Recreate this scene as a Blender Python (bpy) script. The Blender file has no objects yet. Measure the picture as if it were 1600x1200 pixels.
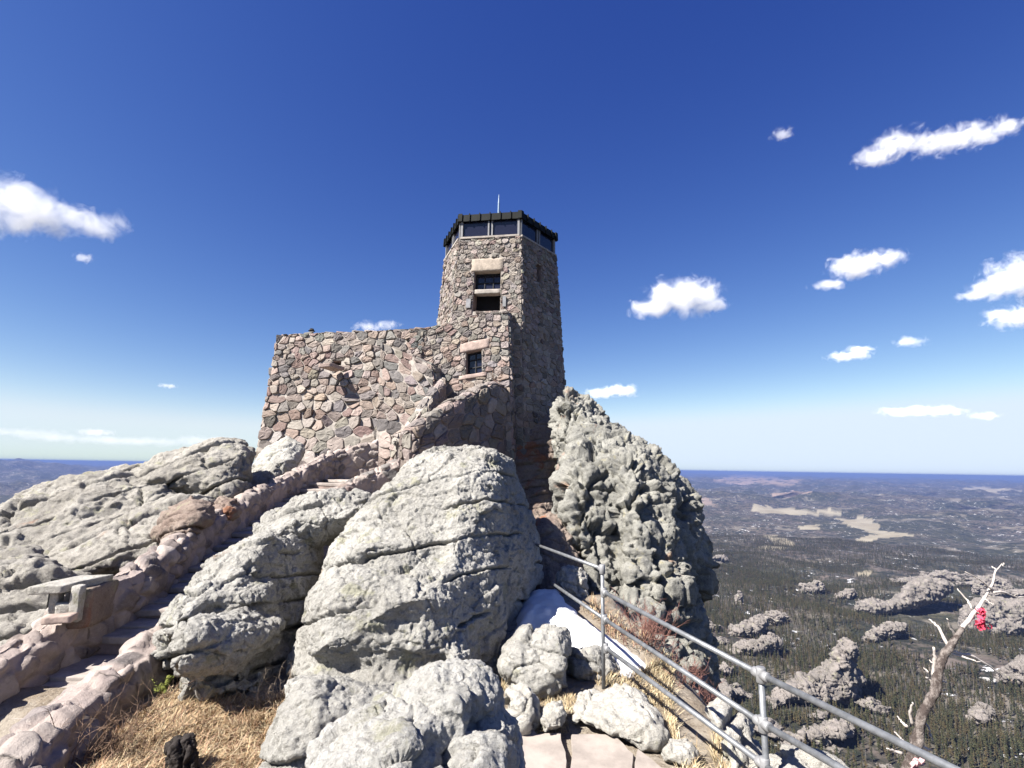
import bpy, bmesh, math, random
import numpy as np
from mathutils import Vector, Matrix

sc = bpy.context.scene
R = math.radians
# ------------------------------------------------------------------ camera
FPX = 800.0                      # focal length in photo pixels (1600 wide)
PITCH, ROLL = R(9.3), R(0.93)
SUN_AZ, SUN_EL = R(58), R(46)    # azimuth measured from "behind the camera" towards the left
cam = bpy.data.cameras.new('camera'); cam.sensor_width = 36; cam.lens = 36 * FPX / 1600
cam.clip_start = 0.05; cam.clip_end = 300000
camo = bpy.data.objects.new('camera', cam); sc.collection.objects.link(camo); sc.camera = camo
_f = Vector((0, math.cos(PITCH), math.sin(PITCH))); _u0 = Vector((0, -math.sin(PITCH), math.cos(PITCH))); _r0 = Vector((1, 0, 0))
_r = _r0 * math.cos(ROLL) + _u0 * math.sin(ROLL); _u = _u0 * math.cos(ROLL) - _r0 * math.sin(ROLL)
camo.matrix_world = Matrix(((_r.x, _u.x, -_f.x, 0), (_r.y, _u.y, -_f.y, 0), (_r.z, _u.z, -_f.z, 0), (0, 0, 0, 1)))
CF, CR, CU = np.array(_f), np.array(_r), np.array(_u)
# ------------------------------------------------------------------ sky, sun, exposure
world = bpy.data.worlds.new('World'); sc.world = world; world.use_nodes = True
wn = world.node_tree.nodes; wl = world.node_tree.links
sky = wn.new('ShaderNodeTexSky'); sky.sky_type = 'NISHITA'; sky.sun_disc = False
sundir = Vector((-math.sin(SUN_AZ) * math.cos(SUN_EL), -math.cos(SUN_AZ) * math.cos(SUN_EL), math.sin(SUN_EL)))
sky.sun_elevation = SUN_EL
sky.sun_rotation = math.atan2(sundir.x, sundir.y)
sky.altitude = 2200; sky.air_density = 1.0; sky.dust_density = 1.0; sky.ozone_density = 6.0
bg = wn['Background']; bg.inputs['Strength'].default_value = 0.075
sp_ = wn.new('ShaderNodeSeparateColor'); cb_ = wn.new('ShaderNodeCombineColor'); wl.new(sky.outputs[0], sp_.inputs[0])
for i_, (g_, k_, m_) in enumerate(((1.8, .118, .76), (1.5, .092, .885), (.853, .195, 1.06))):     # clear mountain air: deeper, bluer than the standard sky
    def mth(op, a_, b_, c_=0.):
        n_ = wn.new('ShaderNodeMath'); n_.operation = op; wl.new(a_, n_.inputs[0]); n_.inputs[1].default_value = b_; n_.inputs[2].default_value = c_; return n_.outputs[0]
    wl.new(mth('MULTIPLY', mth('SMOOTH_MIN', mth('MULTIPLY', mth('POWER', sp_.outputs[i_], g_), k_), m_, .25), 1 / (3.25 * .075)), cb_.inputs[i_])
wl.new(cb_.outputs[0], bg.inputs['Color'])
sl = bpy.data.lights.new('sun', 'SUN'); sl.energy = 5.0; sl.angle = R(0.55); sl.color = (1.0, 0.955, 0.89)
slo = bpy.data.objects.new('sun', sl); sc.collection.objects.link(slo)
slo.rotation_euler = sundir.to_track_quat('Z', 'Y').to_euler()
sc.view_settings.view_transform = 'Standard'; sc.view_settings.look = 'None'
sc.view_settings.exposure = 1.7; sc.view_settings.gamma = 1
sc.cycles.max_bounces = 6; sc.cycles.volume_bounces = 3; sc.cycles.transparent_max_bounces = 16
sc.cycles.use_denoising = True
RNG = np.random.default_rng(7); random.seed(7)

# ------------------------------------------------------------------ pixel <-> world helpers (photo pixels, 1600 x 1200)
def ray(px, py):
    return CF + CR * ((px - 800) / FPX) - CU * ((py - 600) / FPX)
def P(px, py, d):                     # point seen at that pixel, d metres ahead
    r = ray(px, py); return r * (d / r[1])
def PZ(px, py, z):                    # point seen at that pixel on the level z
    r = ray(px, py); return r * (z / r[2])
def proj(p):
    p = np.asarray(p, float); z = p @ CF
    return 800 + FPX * (p @ CR) / z, 600 - FPX * (p @ CU) / z
def ray_plane(px, py, p0, n):
    r = ray(px, py); return r * (np.dot(p0, n) / np.dot(r, n))

# ------------------------------------------------------------------ noise
_pr = np.random.default_rng(11)
_perm = np.concatenate([_pr.permutation(256)] * 3).astype(np.int64)
_g = _pr.normal(size=(256, 3)); _g /= np.linalg.norm(_g, axis=1)[:, None]; _g = _g.astype(np.float32)
_h1 = _pr.random((256, 3)).astype(np.float32)
def gnoise(p):
    p = np.asarray(p, np.float32); i = np.floor(p); f = p - i; i = i.astype(np.int64) & 255
    w = f * f * f * (f * (f * 6 - 15) + 10)
    out = 0
    for dx in (0, 1):
        a = _perm[i[:, 0] + dx]; wx = w[:, 0] if dx else 1 - w[:, 0]
        for dy in (0, 1):
            b = _perm[a + i[:, 1] + dy]; wy = wx * (w[:, 1] if dy else 1 - w[:, 1])
            for dz in (0, 1):
                g = _g[_perm[b + i[:, 2] + dz]]
                dot = g[:, 0] * (f[:, 0] - dx) + g[:, 1] * (f[:, 1] - dy) + g[:, 2] * (f[:, 2] - dz)
                out = out + wy * (w[:, 2] if dz else 1 - w[:, 2]) * dot
    return out * 1.6
def fbm(p, scale, octv=4, seed=0, gain=0.5, ridged=False):
    q = np.asarray(p, np.float32) / scale + seed * 17.31; a, s, t = 1.0, 0, 0
    for _ in range(octv):
        n = gnoise(q)
        s = s + a * ((1 - 2 * np.abs(n)) if ridged else n); t += a; a *= gain; q = q * 2.03 + 5.7
    return s / t
def worley(p, seed=0):                # F1, F2, id in [0,1), tilted facet height
    p = np.asarray(p, np.float32) + seed * 9.13; i = np.floor(p).astype(np.int64)
    f1 = np.full(len(p), 9., np.float32); f2 = f1.copy(); cid = np.zeros(len(p), np.float32); fac = np.zeros(len(p), np.float32)
    for dx in (-1, 0, 1):
        for dy in (-1, 0, 1):
            for dz in (-1, 0, 1):
                c = i + (dx, dy, dz); cc = c & 255
                h = _perm[_perm[_perm[cc[:, 0]] + cc[:, 1]] + cc[:, 2]]
                rl_ = c + _h1[h] - p; d = np.linalg.norm(rl_, axis=1)
                m = d < f1
                f2 = np.where(m, f1, np.minimum(f2, d)); cid = np.where(m, h / 256.0, cid); fac = np.where(m, (rl_ * _g[h]).sum(1), fac); f1 = np.where(m, d, f1)
    return f1, f2, cid, fac
def hash1(k, seed=0):
    return _h1[_perm[(k.astype(np.int64) + seed * 31) & 255], 0]
def sstep(a, b, x):
    t = np.clip((x - a) / (b - a), 0, 1); return t * t * (3 - 2 * t)

# ------------------------------------------------------------------ object helpers
COL = sc.collection
def props(o, label=None, cat=None, group=None, kind=None):
    for k, v in (('label', label), ('category', cat), ('group', group), ('kind', kind)):
        if v: o[k] = v
    return o
def mesh_obj(name, verts, faces, mat=None, parent=None, smooth=False, cols=None, origin=None):
    verts = np.asarray(verts, float).reshape(-1, 3)
    if parent is not None:
        org = np.array(parent.matrix_world.translation) if parent.type == 'EMPTY' else np.array(parent['_org'])
        off = org
    else:
        off = np.array([(verts[:, 0].min() + verts[:, 0].max()) / 2, (verts[:, 1].min() + verts[:, 1].max()) / 2, verts[:, 2].min()]) if origin is None else np.asarray(origin, float)
    me = bpy.data.meshes.new(name)
    if isinstance(faces, np.ndarray):
        nf, k = faces.shape
        me.vertices.add(len(verts)); me.vertices.foreach_set('co', (verts - off).astype(np.float32).ravel())
        me.loops.add(nf * k); me.loops.foreach_set('vertex_index', faces.astype(np.int32).ravel())
        me.polygons.add(nf); me.polygons.foreach_set('loop_start', np.arange(0, nf * k, k, dtype=np.int32))
        me.update(calc_edges=True)
    else:
        me.from_pydata([tuple(v) for v in (verts - off)], [], [tuple(int(i) for i in f) for f in faces])
    me.validate()
    if cols is not None:
        at = me.color_attributes.new('Col', 'FLOAT_COLOR', 'POINT')
        c = np.ones((len(verts), 4), np.float32); c[:, :3] = cols
        at.data.foreach_set('color', c.ravel())
    if smooth: me.polygons.foreach_set('use_smooth', np.ones(len(me.polygons), bool))
    if mat: me.materials.append(mat)
    o = bpy.data.objects.new(name, me); COL.objects.link(o)
    if parent is not None: o.parent = parent; o['_org'] = [float(x) for x in off]
    else: o.location = off; o['_org'] = [float(x) for x in off]
    return o
def empty(name, loc, label, cat, group=None, kind=None):
    o = bpy.data.objects.new(name, None); COL.objects.link(o); o.location = [float(x) for x in loc]; o.empty_display_size = .3
    o.matrix_world = Matrix.Translation(o.location); o['_org'] = [float(x) for x in loc]
    return props(o, label, cat, group, kind)
class MB:                                # collects pieces for ONE mesh
    def __init__(s): s.v, s.f, s.c = [], [], []
    def add(s, v, f, c=None):
        n = len(s.v); s.v.extend([tuple(map(float, x)) for x in v]); s.f.extend([tuple(int(i) + n for i in q) for q in f])
        s.c.extend([c] * len(v) if (c is None or np.ndim(c) == 1) else [tuple(x) for x in c]); return s
    def box(s, c, ax, ay, az, col=None):   # centre and half axes
        c, ax, ay, az = map(np.asarray, (c, ax, ay, az))
        v = [c + i * ax + j * ay + k * az for k in (-1, 1) for j in (-1, 1) for i in (-1, 1)]
        return s.add(v, [(0, 2, 3, 1), (4, 5, 7, 6), (0, 1, 5, 4), (2, 6, 7, 3), (0, 4, 6, 2), (1, 3, 7, 5)], col)
    def tube(s, pts, rad, n=10, col=None, cap=True, rough=0, seed=0):
        pts = [np.asarray(p, float) for p in pts]; rad = [rad] * len(pts) if np.isscalar(rad) else rad
        rg = np.random.default_rng(seed); v, f = [], []
        ref = np.array([0, 0, 1.0])
        for i, p in enumerate(pts):
            t = pts[min(i + 1, len(pts) - 1)] - pts[max(i - 1, 0)]; t /= np.linalg.norm(t) + 1e-9
            a = np.cross(t, ref)
            if np.linalg.norm(a) < .15: a = np.cross(t, (1., 0, 0))
            a /= np.linalg.norm(a); b = np.cross(t, a)
            for k in range(n):
                w = 2 * math.pi * k / n; rr = rad[i] * (1 + rough * rg.normal())
                v.append(p + rr * (math.cos(w) * a + math.sin(w) * b))
        for i in range(len(pts) - 1):
            for k in range(n):
                f.append((i * n + k, i * n + (k + 1) % n, (i + 1) * n + (k + 1) % n, (i + 1) * n + k))
        if cap: f.append(tuple(range(n))[::-1]); f.append(tuple(range((len(pts) - 1) * n, len(pts) * n)))
        return s.add(v, f, col)
    def build(s, name, mat, parent=None, smooth=False, origin=None):
        cols = None
        if s.c and s.c[0] is not None: cols = np.array(s.c, np.float32)
        return mesh_obj(name, s.v, s.f, mat, parent, smooth, cols, origin)

# ------------------------------------------------------------------ materials
class NT:
    def __init__(s, name):
        s.m = bpy.data.materials.new(name); s.m.use_nodes = True; s.t = s.m.node_tree
        s.n = s.t.nodes; s.l = s.t.links; s.b = s.n['Principled BSDF']; s.out = s.n['Material Output']
        s.b.inputs['Roughness'].default_value = .9; s.b.inputs['Specular IOR Level'].default_value = .25
    def set(s, sock, v):
        if hasattr(v, 'is_output') or isinstance(v, bpy.types.NodeSocket): s.l.new(v, sock)
        else:
            if isinstance(v, (tuple, list)) and len(v) == 3 and sock.type == 'RGBA': v = (*v, 1)
            sock.default_value = v
    def node(s, typ, ins={}, **kw):
        n = s.n.new(typ)
        for k, v in kw.items(): setattr(n, k, v)
        for k, v in ins.items(): s.set(n.inputs[k], v)
        return n
    def pos(s): return s.node('ShaderNodeNewGeometry').outputs['Position']
    def vscale(s, v, sc_): return s.node('ShaderNodeVectorMath', {0: v, 1: sc_}, operation='MULTIPLY').outputs[0]
    def noise(s, v, scale, detail=5, rough=.55, dist=0):
        return s.node('ShaderNodeTexNoise', {'Vector': v, 'Scale': scale, 'Detail': detail, 'Roughness': rough, 'Distortion': dist}).outputs['Fac']
    def ramp(s, fac, a, b):
        return s.node('ShaderNodeMapRange', {0: fac, 1: a, 2: b, 3: 0., 4: 1.}, interpolation_type='SMOOTHSTEP').outputs[0]
    def mix(s, fac, a, b, mode='MIX'):
        n = s.n.new('ShaderNodeMix'); n.data_type = 'RGBA'; n.blend_type = mode
        s.set(n.inputs[0], fac); s.set(n.inputs[6], a); s.set(n.inputs[7], b); return n.outputs[2]
    def math(s, op, a, b=0., clamp=False): return s.node('ShaderNodeMath', {0: a, 1: b}, operation=op, use_clamp=clamp).outputs[0]
    def bump(s, h, strength, dist, nrm=None):
        n = s.node('ShaderNodeBump', {'Height': h, 'Strength': strength, 'Distance': dist})
        if nrm is not None: s.l.new(nrm, n.inputs['Normal'])
        return n.outputs[0]
    def done(s, col=None, nrm=None, rough=None):
        if col is not None: s.set(s.b.inputs['Base Color'], s.mix(1.0, col, (.66, .66, .66), 'MULTIPLY'))
        if nrm is not None: s.l.new(nrm, s.b.inputs['Normal'])
        if rough is not None: s.set(s.b.inputs['Roughness'], rough)
        return s.m
def m_rock(name, pale, mid, dark, stain=(.37, .255, .19), stain_at=.66, lichen=(.38, .37, .24), k=1.0, bumpd=.02):
    t = NT(name); p = t.pos()
    if k != 1: p = t.vscale(p, (k, k, k))
    c = t.mix(t.ramp(t.noise(p, 1.1, 6, .6), .35, .65), pale, mid)
    c = t.mix(t.math('MULTIPLY', t.ramp(t.noise(t.vscale(p, (1, 1, 1.5)), 4.5, 8, .7), .50, .72), .55), c, dark)
    c = t.mix(t.ramp(t.noise(p, .75, 6, .6, .6), stain_at, stain_at + .06), c, stain)
    c = t.mix(t.math('MULTIPLY', t.ramp(t.noise(p, 2.7, 6, .68), .57, .66), .6), c, lichen)
    c = t.mix(t.math('MULTIPLY', t.ramp(t.noise(t.vscale(p, (2.2, 2.2, .5)), 1.5, 6, .65), .58, .68), .5), c, tuple(x * 1.5 for x in dark))
    c = t.mix(t.math('MULTIPLY', t.ramp(t.noise(t.vscale(p, (1, 1, 1.3)), 11, 7, .72), .57, .66), .65), c, tuple(x * .9 for x in dark))
    c = t.mix(t.math('MULTIPLY', t.ramp(t.noise(p, 7, 7, .7, .3), .60, .68), .5), c, tuple(min(.75, x * 1.25) for x in pale))
    sp = t.noise(p, 42, 6, .75)
    c = t.mix(t.math('MULTIPLY', t.ramp(sp, .50, .70), .5), c, dark)
    c = t.mix(t.math('MULTIPLY', t.ramp(sp, .48, .30), .45), c, tuple(min(.72, x * 1.45) for x in pale))
    n1 = t.bump(t.noise(p, 16, 9, .68), .9, bumpd * 3.0)
    n2 = t.bump(t.noise(p, 75, 6, .7), .9, bumpd * .7, n1)
    return t.done(c, n2, .93)
M = {}
M['rock'] = m_rock('lichen granite', (.53, .512, .468), (.39, .375, .34), (.13, .125, .115))
M['rock_front'] = m_rock('pale front granite', (.70, .685, .645), (.54, .525, .485), (.19, .18, .16))
M['rock_left'] = m_rock('grey brown granite', (.44, .415, .37), (.31, .29, .255), (.11, .10, .09), stain_at=.635)
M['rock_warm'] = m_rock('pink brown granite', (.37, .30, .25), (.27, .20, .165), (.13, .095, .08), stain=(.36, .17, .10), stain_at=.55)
M['rock_crag'] = m_rock('green grey crag granite', (.385, .375, .335), (.235, .23, .205), (.06, .06, .055), stain_at=.63, lichen=(.40, .36, .22))  # granite toned down so its colour carries the crag's half-shaded front
M['rock_pale'] = m_rock('pale bleached granite', (.66, .63, .57), (.50, .475, .42), (.22, .205, .18), stain_at=.64)
M['rock_far'] = m_rock('distant granite', (.30, .265, .24), (.20, .18, .16), (.075, .07, .06), k=.06, bumpd=.3, stain_at=.7)
def m_stone(name, amt=.35, bumpd=.02, mortar=False):
    t = NT(name); p = t.pos()
    a = t.node('ShaderNodeAttribute', attribute_name='Col').outputs['Color']
    n = t.noise(p, 7, 8, .7)
    c = t.mix(t.math('MULTIPLY', t.ramp(n, .45, .75), amt), a, (.06, .05, .045))
    c = t.mix(t.math('MULTIPLY', t.ramp(t.noise(p, 30, 5, .7), .5, .3), .35), c, (.55, .50, .45))
    n1 = t.bump(t.noise(p, 9, 8, .7), .7, bumpd * 2); n2 = t.bump(t.noise(p, 45, 6, .7), .7, bumpd * .5, n1)
    return t.done(c, n2, .92)
M['stone'] = m_stone('wall stone')
def m_plain(name, col, rough=.9, var=.25, scale=12, bumpd=.01, metallic=0., spec=None):
    t = NT(name); p = t.pos(); n = t.noise(p, scale, 7, .65)
    c = t.mix(t.ramp(n, .3, .7), tuple(x * (1 - var) for x in col), tuple(min(1, x * (1 + var)) for x in col))
    t.b.inputs['Metallic'].default_value = metallic
    if spec is not None: t.b.inputs['Specular IOR Level'].default_value = spec
    return t.done(c, t.bump(t.noise(p, scale * 3, 6, .65), .5, bumpd), rough)
M['mortar'] = m_plain('pale mortar', (.40, .36, .32), var=.25, scale=5)
M['mortar_brown'] = m_plain('brown mortar', (.33, .255, .225), var=.28, scale=4, bumpd=.02)
M['black'] = m_plain('dark interior', (.012, .012, .013), var=.2)  # near-black colour stands in for unlit interiors; the eyes use it too
M['roof_metal'] = m_plain('dark green black roof metal', (.009, .0105, .0095), .65, .3, 3, .002, spec=.12)
M['frame_metal'] = m_plain('weathered grey frame', (.25, .25, .26), .55, .2, 6, .002)
M['galv'] = m_plain('galvanised pipe', (.25, .26, .275), .5, .25, 14, .0015, .45)
M['fitting'] = m_plain('galvanised fitting', (.33, .33, .335), .55, .2, 18, .002, .35)
M['flag'] = m_plain('flagstone', (.38, .33, .29), .9, .22, 3, .01)
M['tread'] = m_plain('stair tread', (.40, .35, .315), .9, .25, 4, .012)
M['pale_stone'] = m_plain('tan lintel stone', (.42, .355, .29), .9, .22, 5, .03)
M['pink_stone'] = m_plain('pink lintel stone', (.44, .34, .295), .9, .22, 5, .03)
M['snow'] = m_plain('snow', (.86, .87, .90), .7, .03, 9, .02)
M['iron'] = m_plain('blackened iron', (.02, .02, .022), .5, .2)
M['rod'] = m_plain('blue grey lightning rod', (.20, .30, .42), .4, .1)
def m_glass():
    t = NT('tinted window glass'); t.b.inputs['Base Color'].default_value = (.012, .013, .025, 1)
    t.b.inputs['Roughness'].default_value = .06; t.b.inputs['Specular IOR Level'].default_value = .5
    return t.m
M['glass'] = m_glass()
# ------------------------------------------------------------------ implicit rock builder
def poly_raster(poly, pad, step=2.0):
    a = np.asarray(poly, float); x0, y0 = a.min(0) - pad; x1, y1 = a.max(0) + pad
    xs = np.arange(x0, x1 + step, step); ys = np.arange(y0, y1 + step, step)
    X, Y = np.meshgrid(xs, ys, indexing='ij'); d = np.full(X.shape, 1e9); ins = np.zeros(X.shape, bool)
    n = len(a)
    for i in range(n):
        p, q = a[i], a[(i + 1) % n]; e = q - p
        t = np.clip(((X - p[0]) * e[0] + (Y - p[1]) * e[1]) / (e @ e + 1e-9), 0, 1)
        d = np.minimum(d, np.hypot(X - p[0] - t * e[0], Y - p[1] - t * e[1]))
        c = (p[1] > Y) != (q[1] > Y)
        with np.errstate(divide='ignore', invalid='ignore'):
            ins ^= c & (X < (q[0] - p[0]) * (Y - p[1]) / (q[1] - p[1]) + p[0])
    return np.where(ins, d, -d).astype(np.float32), x0, y0, step
class Pc:                                # outline piece: photo-pixel outline, depth plane, half thickness, edge rounding
    def __init__(s, poly, d, gy=0., gx=0., T=1., Rr=.8, p=2.2, ref=None):
        s.poly = poly; a = np.asarray(poly, float); s.ref = a.mean(0) if ref is None else ref
        s.d, s.gy, s.gx, s.T, s.R, s.p = d, gy, gx, T, Rr, p
        s.ras = poly_raster(poly, 60)
    def yc(s, px, py): return s.d + s.gx * (px - s.ref[0]) + s.gy * (py - s.ref[1])
    def bounds(s):
        pts = []
        for x, y in s.poly:
            for sg in (-1, 1): pts.append(P(x, y, max(.6, s.yc(x, y) + sg * s.T)))
        return np.min(pts, 0), np.max(pts, 0)
    def f(s, Pt, px, py):
        g, x0, y0, st = s.ras
        fx = np.clip((px - x0) / st, 0, g.shape[0] - 1.001); fy = np.clip((py - y0) / st, 0, g.shape[1] - 1.001)
        i = fx.astype(int); j = fy.astype(int); u = fx - i; v = fy - j
        d2 = (g[i, j] * (1 - u) * (1 - v) + g[i + 1, j] * u * (1 - v) + g[i, j + 1] * (1 - u) * v + g[i + 1, j + 1] * u * v)
        Y = Pt[:, 1]; d2 = d2 * (Y / FPX)
        q = np.clip(1 - d2 / s.R, 0, None); gg = np.abs(Y - s.yc(px, py)) / s.T
        return ((q ** s.p + gg ** s.p) ** (1 / s.p) - 1) * min(s.R, s.T)
def surface_nets(F, org, h):
    S = F < 0; nx, ny, nz = F.shape
    c = [S[i:nx - 1 + i, j:ny - 1 + j, k:nz - 1 + k] for i in (0, 1) for j in (0, 1) for k in (0, 1)]
    cnt = sum(x.astype(np.int8) for x in c); idx = np.argwhere((cnt > 0) & (cnt < 8))
    vid = np.full((nx - 1, ny - 1, nz - 1), -1, np.int64); vid[idx[:, 0], idx[:, 1], idx[:, 2]] = np.arange(len(idx))
    off = np.array([(i, j, k) for i in (0, 1) for j in (0, 1) for k in (0, 1)])
    val = np.stack([F[idx[:, 0] + o[0], idx[:, 1] + o[1], idx[:, 2] + o[2]] for o in off], 1)
    pos = np.zeros((len(idx), 3)); n = np.zeros(len(idx))
    for a in range(8):
        for b in range(a + 1, 8):
            if np.abs(off[a] - off[b]).sum() != 1: continue
            m = (val[:, a] < 0) != (val[:, b] < 0); t = np.zeros(len(idx)); t[m] = val[m, a] / (val[m, a] - val[m, b])
            pos += m[:, None] * (off[a] + t[:, None] * (off[b] - off[a])); n += m
    V = org + (idx + pos / n[:, None]) * h
    Q = []
    for ax in range(3):
        A = np.take(S, range(0, S.shape[ax] - 1), ax); B = np.take(S, range(1, S.shape[ax]), ax)
        e = np.argwhere(A != B); sg = A[e[:, 0], e[:, 1], e[:, 2]]
        o1, o2 = [(1, 2), (2, 0), (0, 1)][ax]
        ok = (e[:, o1] > 0) & (e[:, o2] > 0) & (e[:, o1] < S.shape[o1] - 1) & (e[:, o2] < S.shape[o2] - 1); e = e[ok]; sg = sg[ok]
        def at(d1, d2):
            q = e.copy(); q[:, o1] -= d1; q[:, o2] -= d2; return vid[q[:, 0], q[:, 1], q[:, 2]]
        q = np.stack([at(1, 1), at(0, 1), at(0, 0), at(1, 0)], 1)
        q[~sg] = q[~sg][:, ::-1]; Q.append(q)
    return V, np.concatenate(Q)
def displace(V, N, st, seed):
    d = np.zeros(len(V), np.float32); k = st.get('k', 1.0); Vk = V / k
    for amp, scl, octv in st.get('fb', ()): d += amp * fbm(Vk, scl, octv, seed)
    for amp, scl, octv in st.get('rid', ()): d += amp * fbm(Vk, scl, octv, seed + 3, ridged=True)
    for nrm, S, w, dep, lay, wob in st.get('cr', ()):
        nrm = np.asarray(nrm, float); nrm = nrm / np.linalg.norm(nrm)
        t = (Vk @ nrm) / S + wob * fbm(Vk, 1.6, 3, seed + 5) + .06 * fbm(Vk, .3, 3, seed + 6) + seed * .37
        c = np.floor(t + .5); kk = np.abs(t - c) * S
        pres = sstep(-.22, .05, fbm(Vk * np.array([1, 1, 1]) + c[:, None] * 3.1, 1.3, 2, seed + 8))
        d -= dep * np.exp(-(kk / w) ** 2) * pres
        fr = t - np.floor(t); lid = np.floor(t); sh = np.sin(np.pi * np.clip(fr, 0, 1)) ** .5
        d += lay * (hash1(lid, seed) - .45) * sh * pres
    for amp, scl, sx, seedk, *gv in st.get('kn', ()):
        q = Vk / np.asarray(scl); q = q + .35 * np.stack([fbm(Vk, sx, 2, seed + 20 + i) for i in range(3)], 1)
        f1, f2, cid, fac = worley(q, seed + seedk)
        d += amp * ((cid - .5) * .7 + 1.5 * fac - (gv[0] if gv else .45) * np.exp(-((f2 - f1) / (.045 if gv else .06)) ** 2))
    for amp, scl, lo_, hi_ in st.get('pit', ()): d -= amp * sstep(lo_, hi_, fbm(Vk, scl, 3, seed + 31))
    return d * k
def rock(name, pieces, vox, mat, st, lev=1, seed=1, warp=.18, label=None, cat='boulder', group=None, wscale=1.0, parent=None, smoothk=0.0):
    b = [p.bounds() for p in pieces]; lo = np.min([x[0] for x in b], 0) - vox * 4 - warp; hi = np.max([x[1] for x in b], 0) + vox * 4 + warp
    n = np.ceil((hi - lo) / vox).astype(int) + 1
    g = [lo[i] + vox * np.arange(n[i]) for i in range(3)]
    F = np.empty(n, np.float32)
    for i0 in range(0, n[0], max(1, int(1.2e6 // (n[1] * n[2])))):
        i1 = min(n[0], i0 + max(1, int(1.2e6 // (n[1] * n[2]))))
        X, Y, Z = np.meshgrid(g[0][i0:i1], g[1], g[2], indexing='ij')
        Pt = np.stack([X.ravel(), Y.ravel(), Z.ravel()], 1)
        if warp:
            w = np.stack([fbm(Pt, 1.1 * wscale, 2, seed + 40 + i) for i in range(3)], 1); Pt = Pt + warp * w
        zc = np.maximum(Pt @ CF, .3); px = 800 + FPX * (Pt @ CR) / zc; py = 600 - FPX * (Pt @ CU) / zc
        f = None
        for pc in pieces:
            v = pc.f(Pt, px, py)
            if f is None: f = v
            elif smoothk > 0:
                hh = np.clip(.5 + .5 * (f - v) / smoothk, 0, 1); f = f * (1 - hh) + v * hh - smoothk * hh * (1 - hh)
            else: f = np.minimum(f, v)
        F[i0:i1] = f.reshape(i1 - i0, n[1], n[2])
    F[0], F[-1], F[:, 0], F[:, -1], F[:, :, 0], F[:, :, -1] = 1, 1, 1, 1, 1, 1
    V, Q = surface_nets(F, lo, vox)
    if lev:
        me = bpy.data.meshes.new('tmp'); me.vertices.add(len(V)); me.vertices.foreach_set('co', V.astype(np.float32).ravel())
        me.loops.add(Q.size); me.loops.foreach_set('vertex_index', Q.astype(np.int32).ravel()); me.polygons.add(len(Q))
        me.polygons.foreach_set('loop_start', np.arange(0, Q.size, 4, dtype=np.int32)); me.update(calc_edges=True)
        o = bpy.data.objects.new('tmp', me); COL.objects.link(o); md = o.modifiers.new('s', 'SUBSURF'); md.levels = lev; md.render_levels = lev
        dg = bpy.context.evaluated_depsgraph_get(); e = o.evaluated_get(dg).to_mesh()
        V = np.empty(len(e.vertices) * 3, np.float32); e.vertices.foreach_get('co', V); V = V.reshape(-1, 3).astype(float)
        Q = np.empty(len(e.loops), np.int32); e.loops.foreach_get('vertex_index', Q); Q = Q.reshape(-1, 4)
        bpy.data.objects.remove(o); bpy.data.meshes.remove(me)
    def norms():
        e1 = V[Q[:, 2]] - V[Q[:, 0]]; e2 = V[Q[:, 3]] - V[Q[:, 1]]; fn = np.cross(e1, e2); N = np.zeros_like(V)
        for k in range(4): 
            for ax in range(3): N[:, ax] += np.bincount(Q[:, k], fn[:, ax], len(V))
        return N / (np.linalg.norm(N, axis=1)[:, None] + 1e-12)
    N = norms(); V = V + N * displace(V, N, st, seed)[:, None]
    if 'fine' in st:
        N = norms(); d = 0
        for amp, scl, octv in st['fine']: d = d + amp * fbm(V, scl * st.get('k', 1), octv, seed + 60, .6, ridged=False)
        V = V + N * (d * st.get('k', 1))[:, None]
    o = mesh_obj(name, V, Q, mat, parent, True)
    if label: props(o, label, cat, group)
    return o
BED = (-.32, .25, 1.0)                   # bedding planes dip to the left
S_BIG = dict(fb=((.20, 1.7, 3), (.05, .45, 3)), cr=((BED, .50, .017, .13, .055, .20), ((1, .5, .1), 1.9, .016, .05, .03, .3)), rid=((.022, .22, 4),), kn=((.035, (.85, .85, .6), .6, 3), (.014, (.16, .16, .12), .2, 2)), fine=((.032, .08, 4),), pit=((.05, .3, .38, .5),))
S_MID = dict(fb=((.16, 1.2, 3), (.05, .4, 3)), cr=(((-.25, .2, 1), .36, .022, .14, .13, .18), ((1, .4, .3), 1.7, .016, .05, .03, .3)), rid=((.022, .2, 4),), kn=((.04, (.7, .7, .5), .6, 3), (.014, (.16, .16, .12), .2, 2)), fine=((.032, .08, 4),), pit=((.06, .3, .36, .5),))
S_SMALL = dict(fb=((.09, .7, 4), (.04, .25, 4)), cr=(((.3, .5, 1), .4, .015, .04, .03, .2), ((1, .2, .1), .7, .012, .02, .02, .2)), rid=((.025, .15, 4),), kn=((.045, (.4, .4, .35), .4, 3),), fine=((.025, .07, 4),))
S_SLAB = dict(fb=((.13, 2.4, 3), (.06, .7, 3)), cr=(((-.62, .1, 1.0), .70, .032, .30, .22, .10), ((.9, .3, .8), 2.2, .04, .18, .08, .3)), rid=((.05, .35, 4),), kn=((.06, (1.6, 1.2, .7), .7, 3), (.025, (.3, .3, .2), .3, 5)), fine=((.06, .15, 4),))
S_CRAG = dict(fb=((.22, 2.6, 4), (.08, .8, 4)), kn=((.22, (1.1, 1.1, 2.1), .8, 1, .9), (.055, (.42, .42, .6), .3, 4, .7), (.03, (.15, .15, .2), .2, 6)), rid=((.06, .5, 4), (.06, .2, 3)), fine=((.06, .12, 4),),
              cr=(((1, -.2, .12), 1.15, .055, .50, .14, .16), ((.6, -.8, .1), .85, .04, .32, .10, .18), ((.1, .2, 1), 1.4, .04, .18, .12, .20)), pit=((.18, .42, .32, .42), (.09, .2, .30, .42)))
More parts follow.
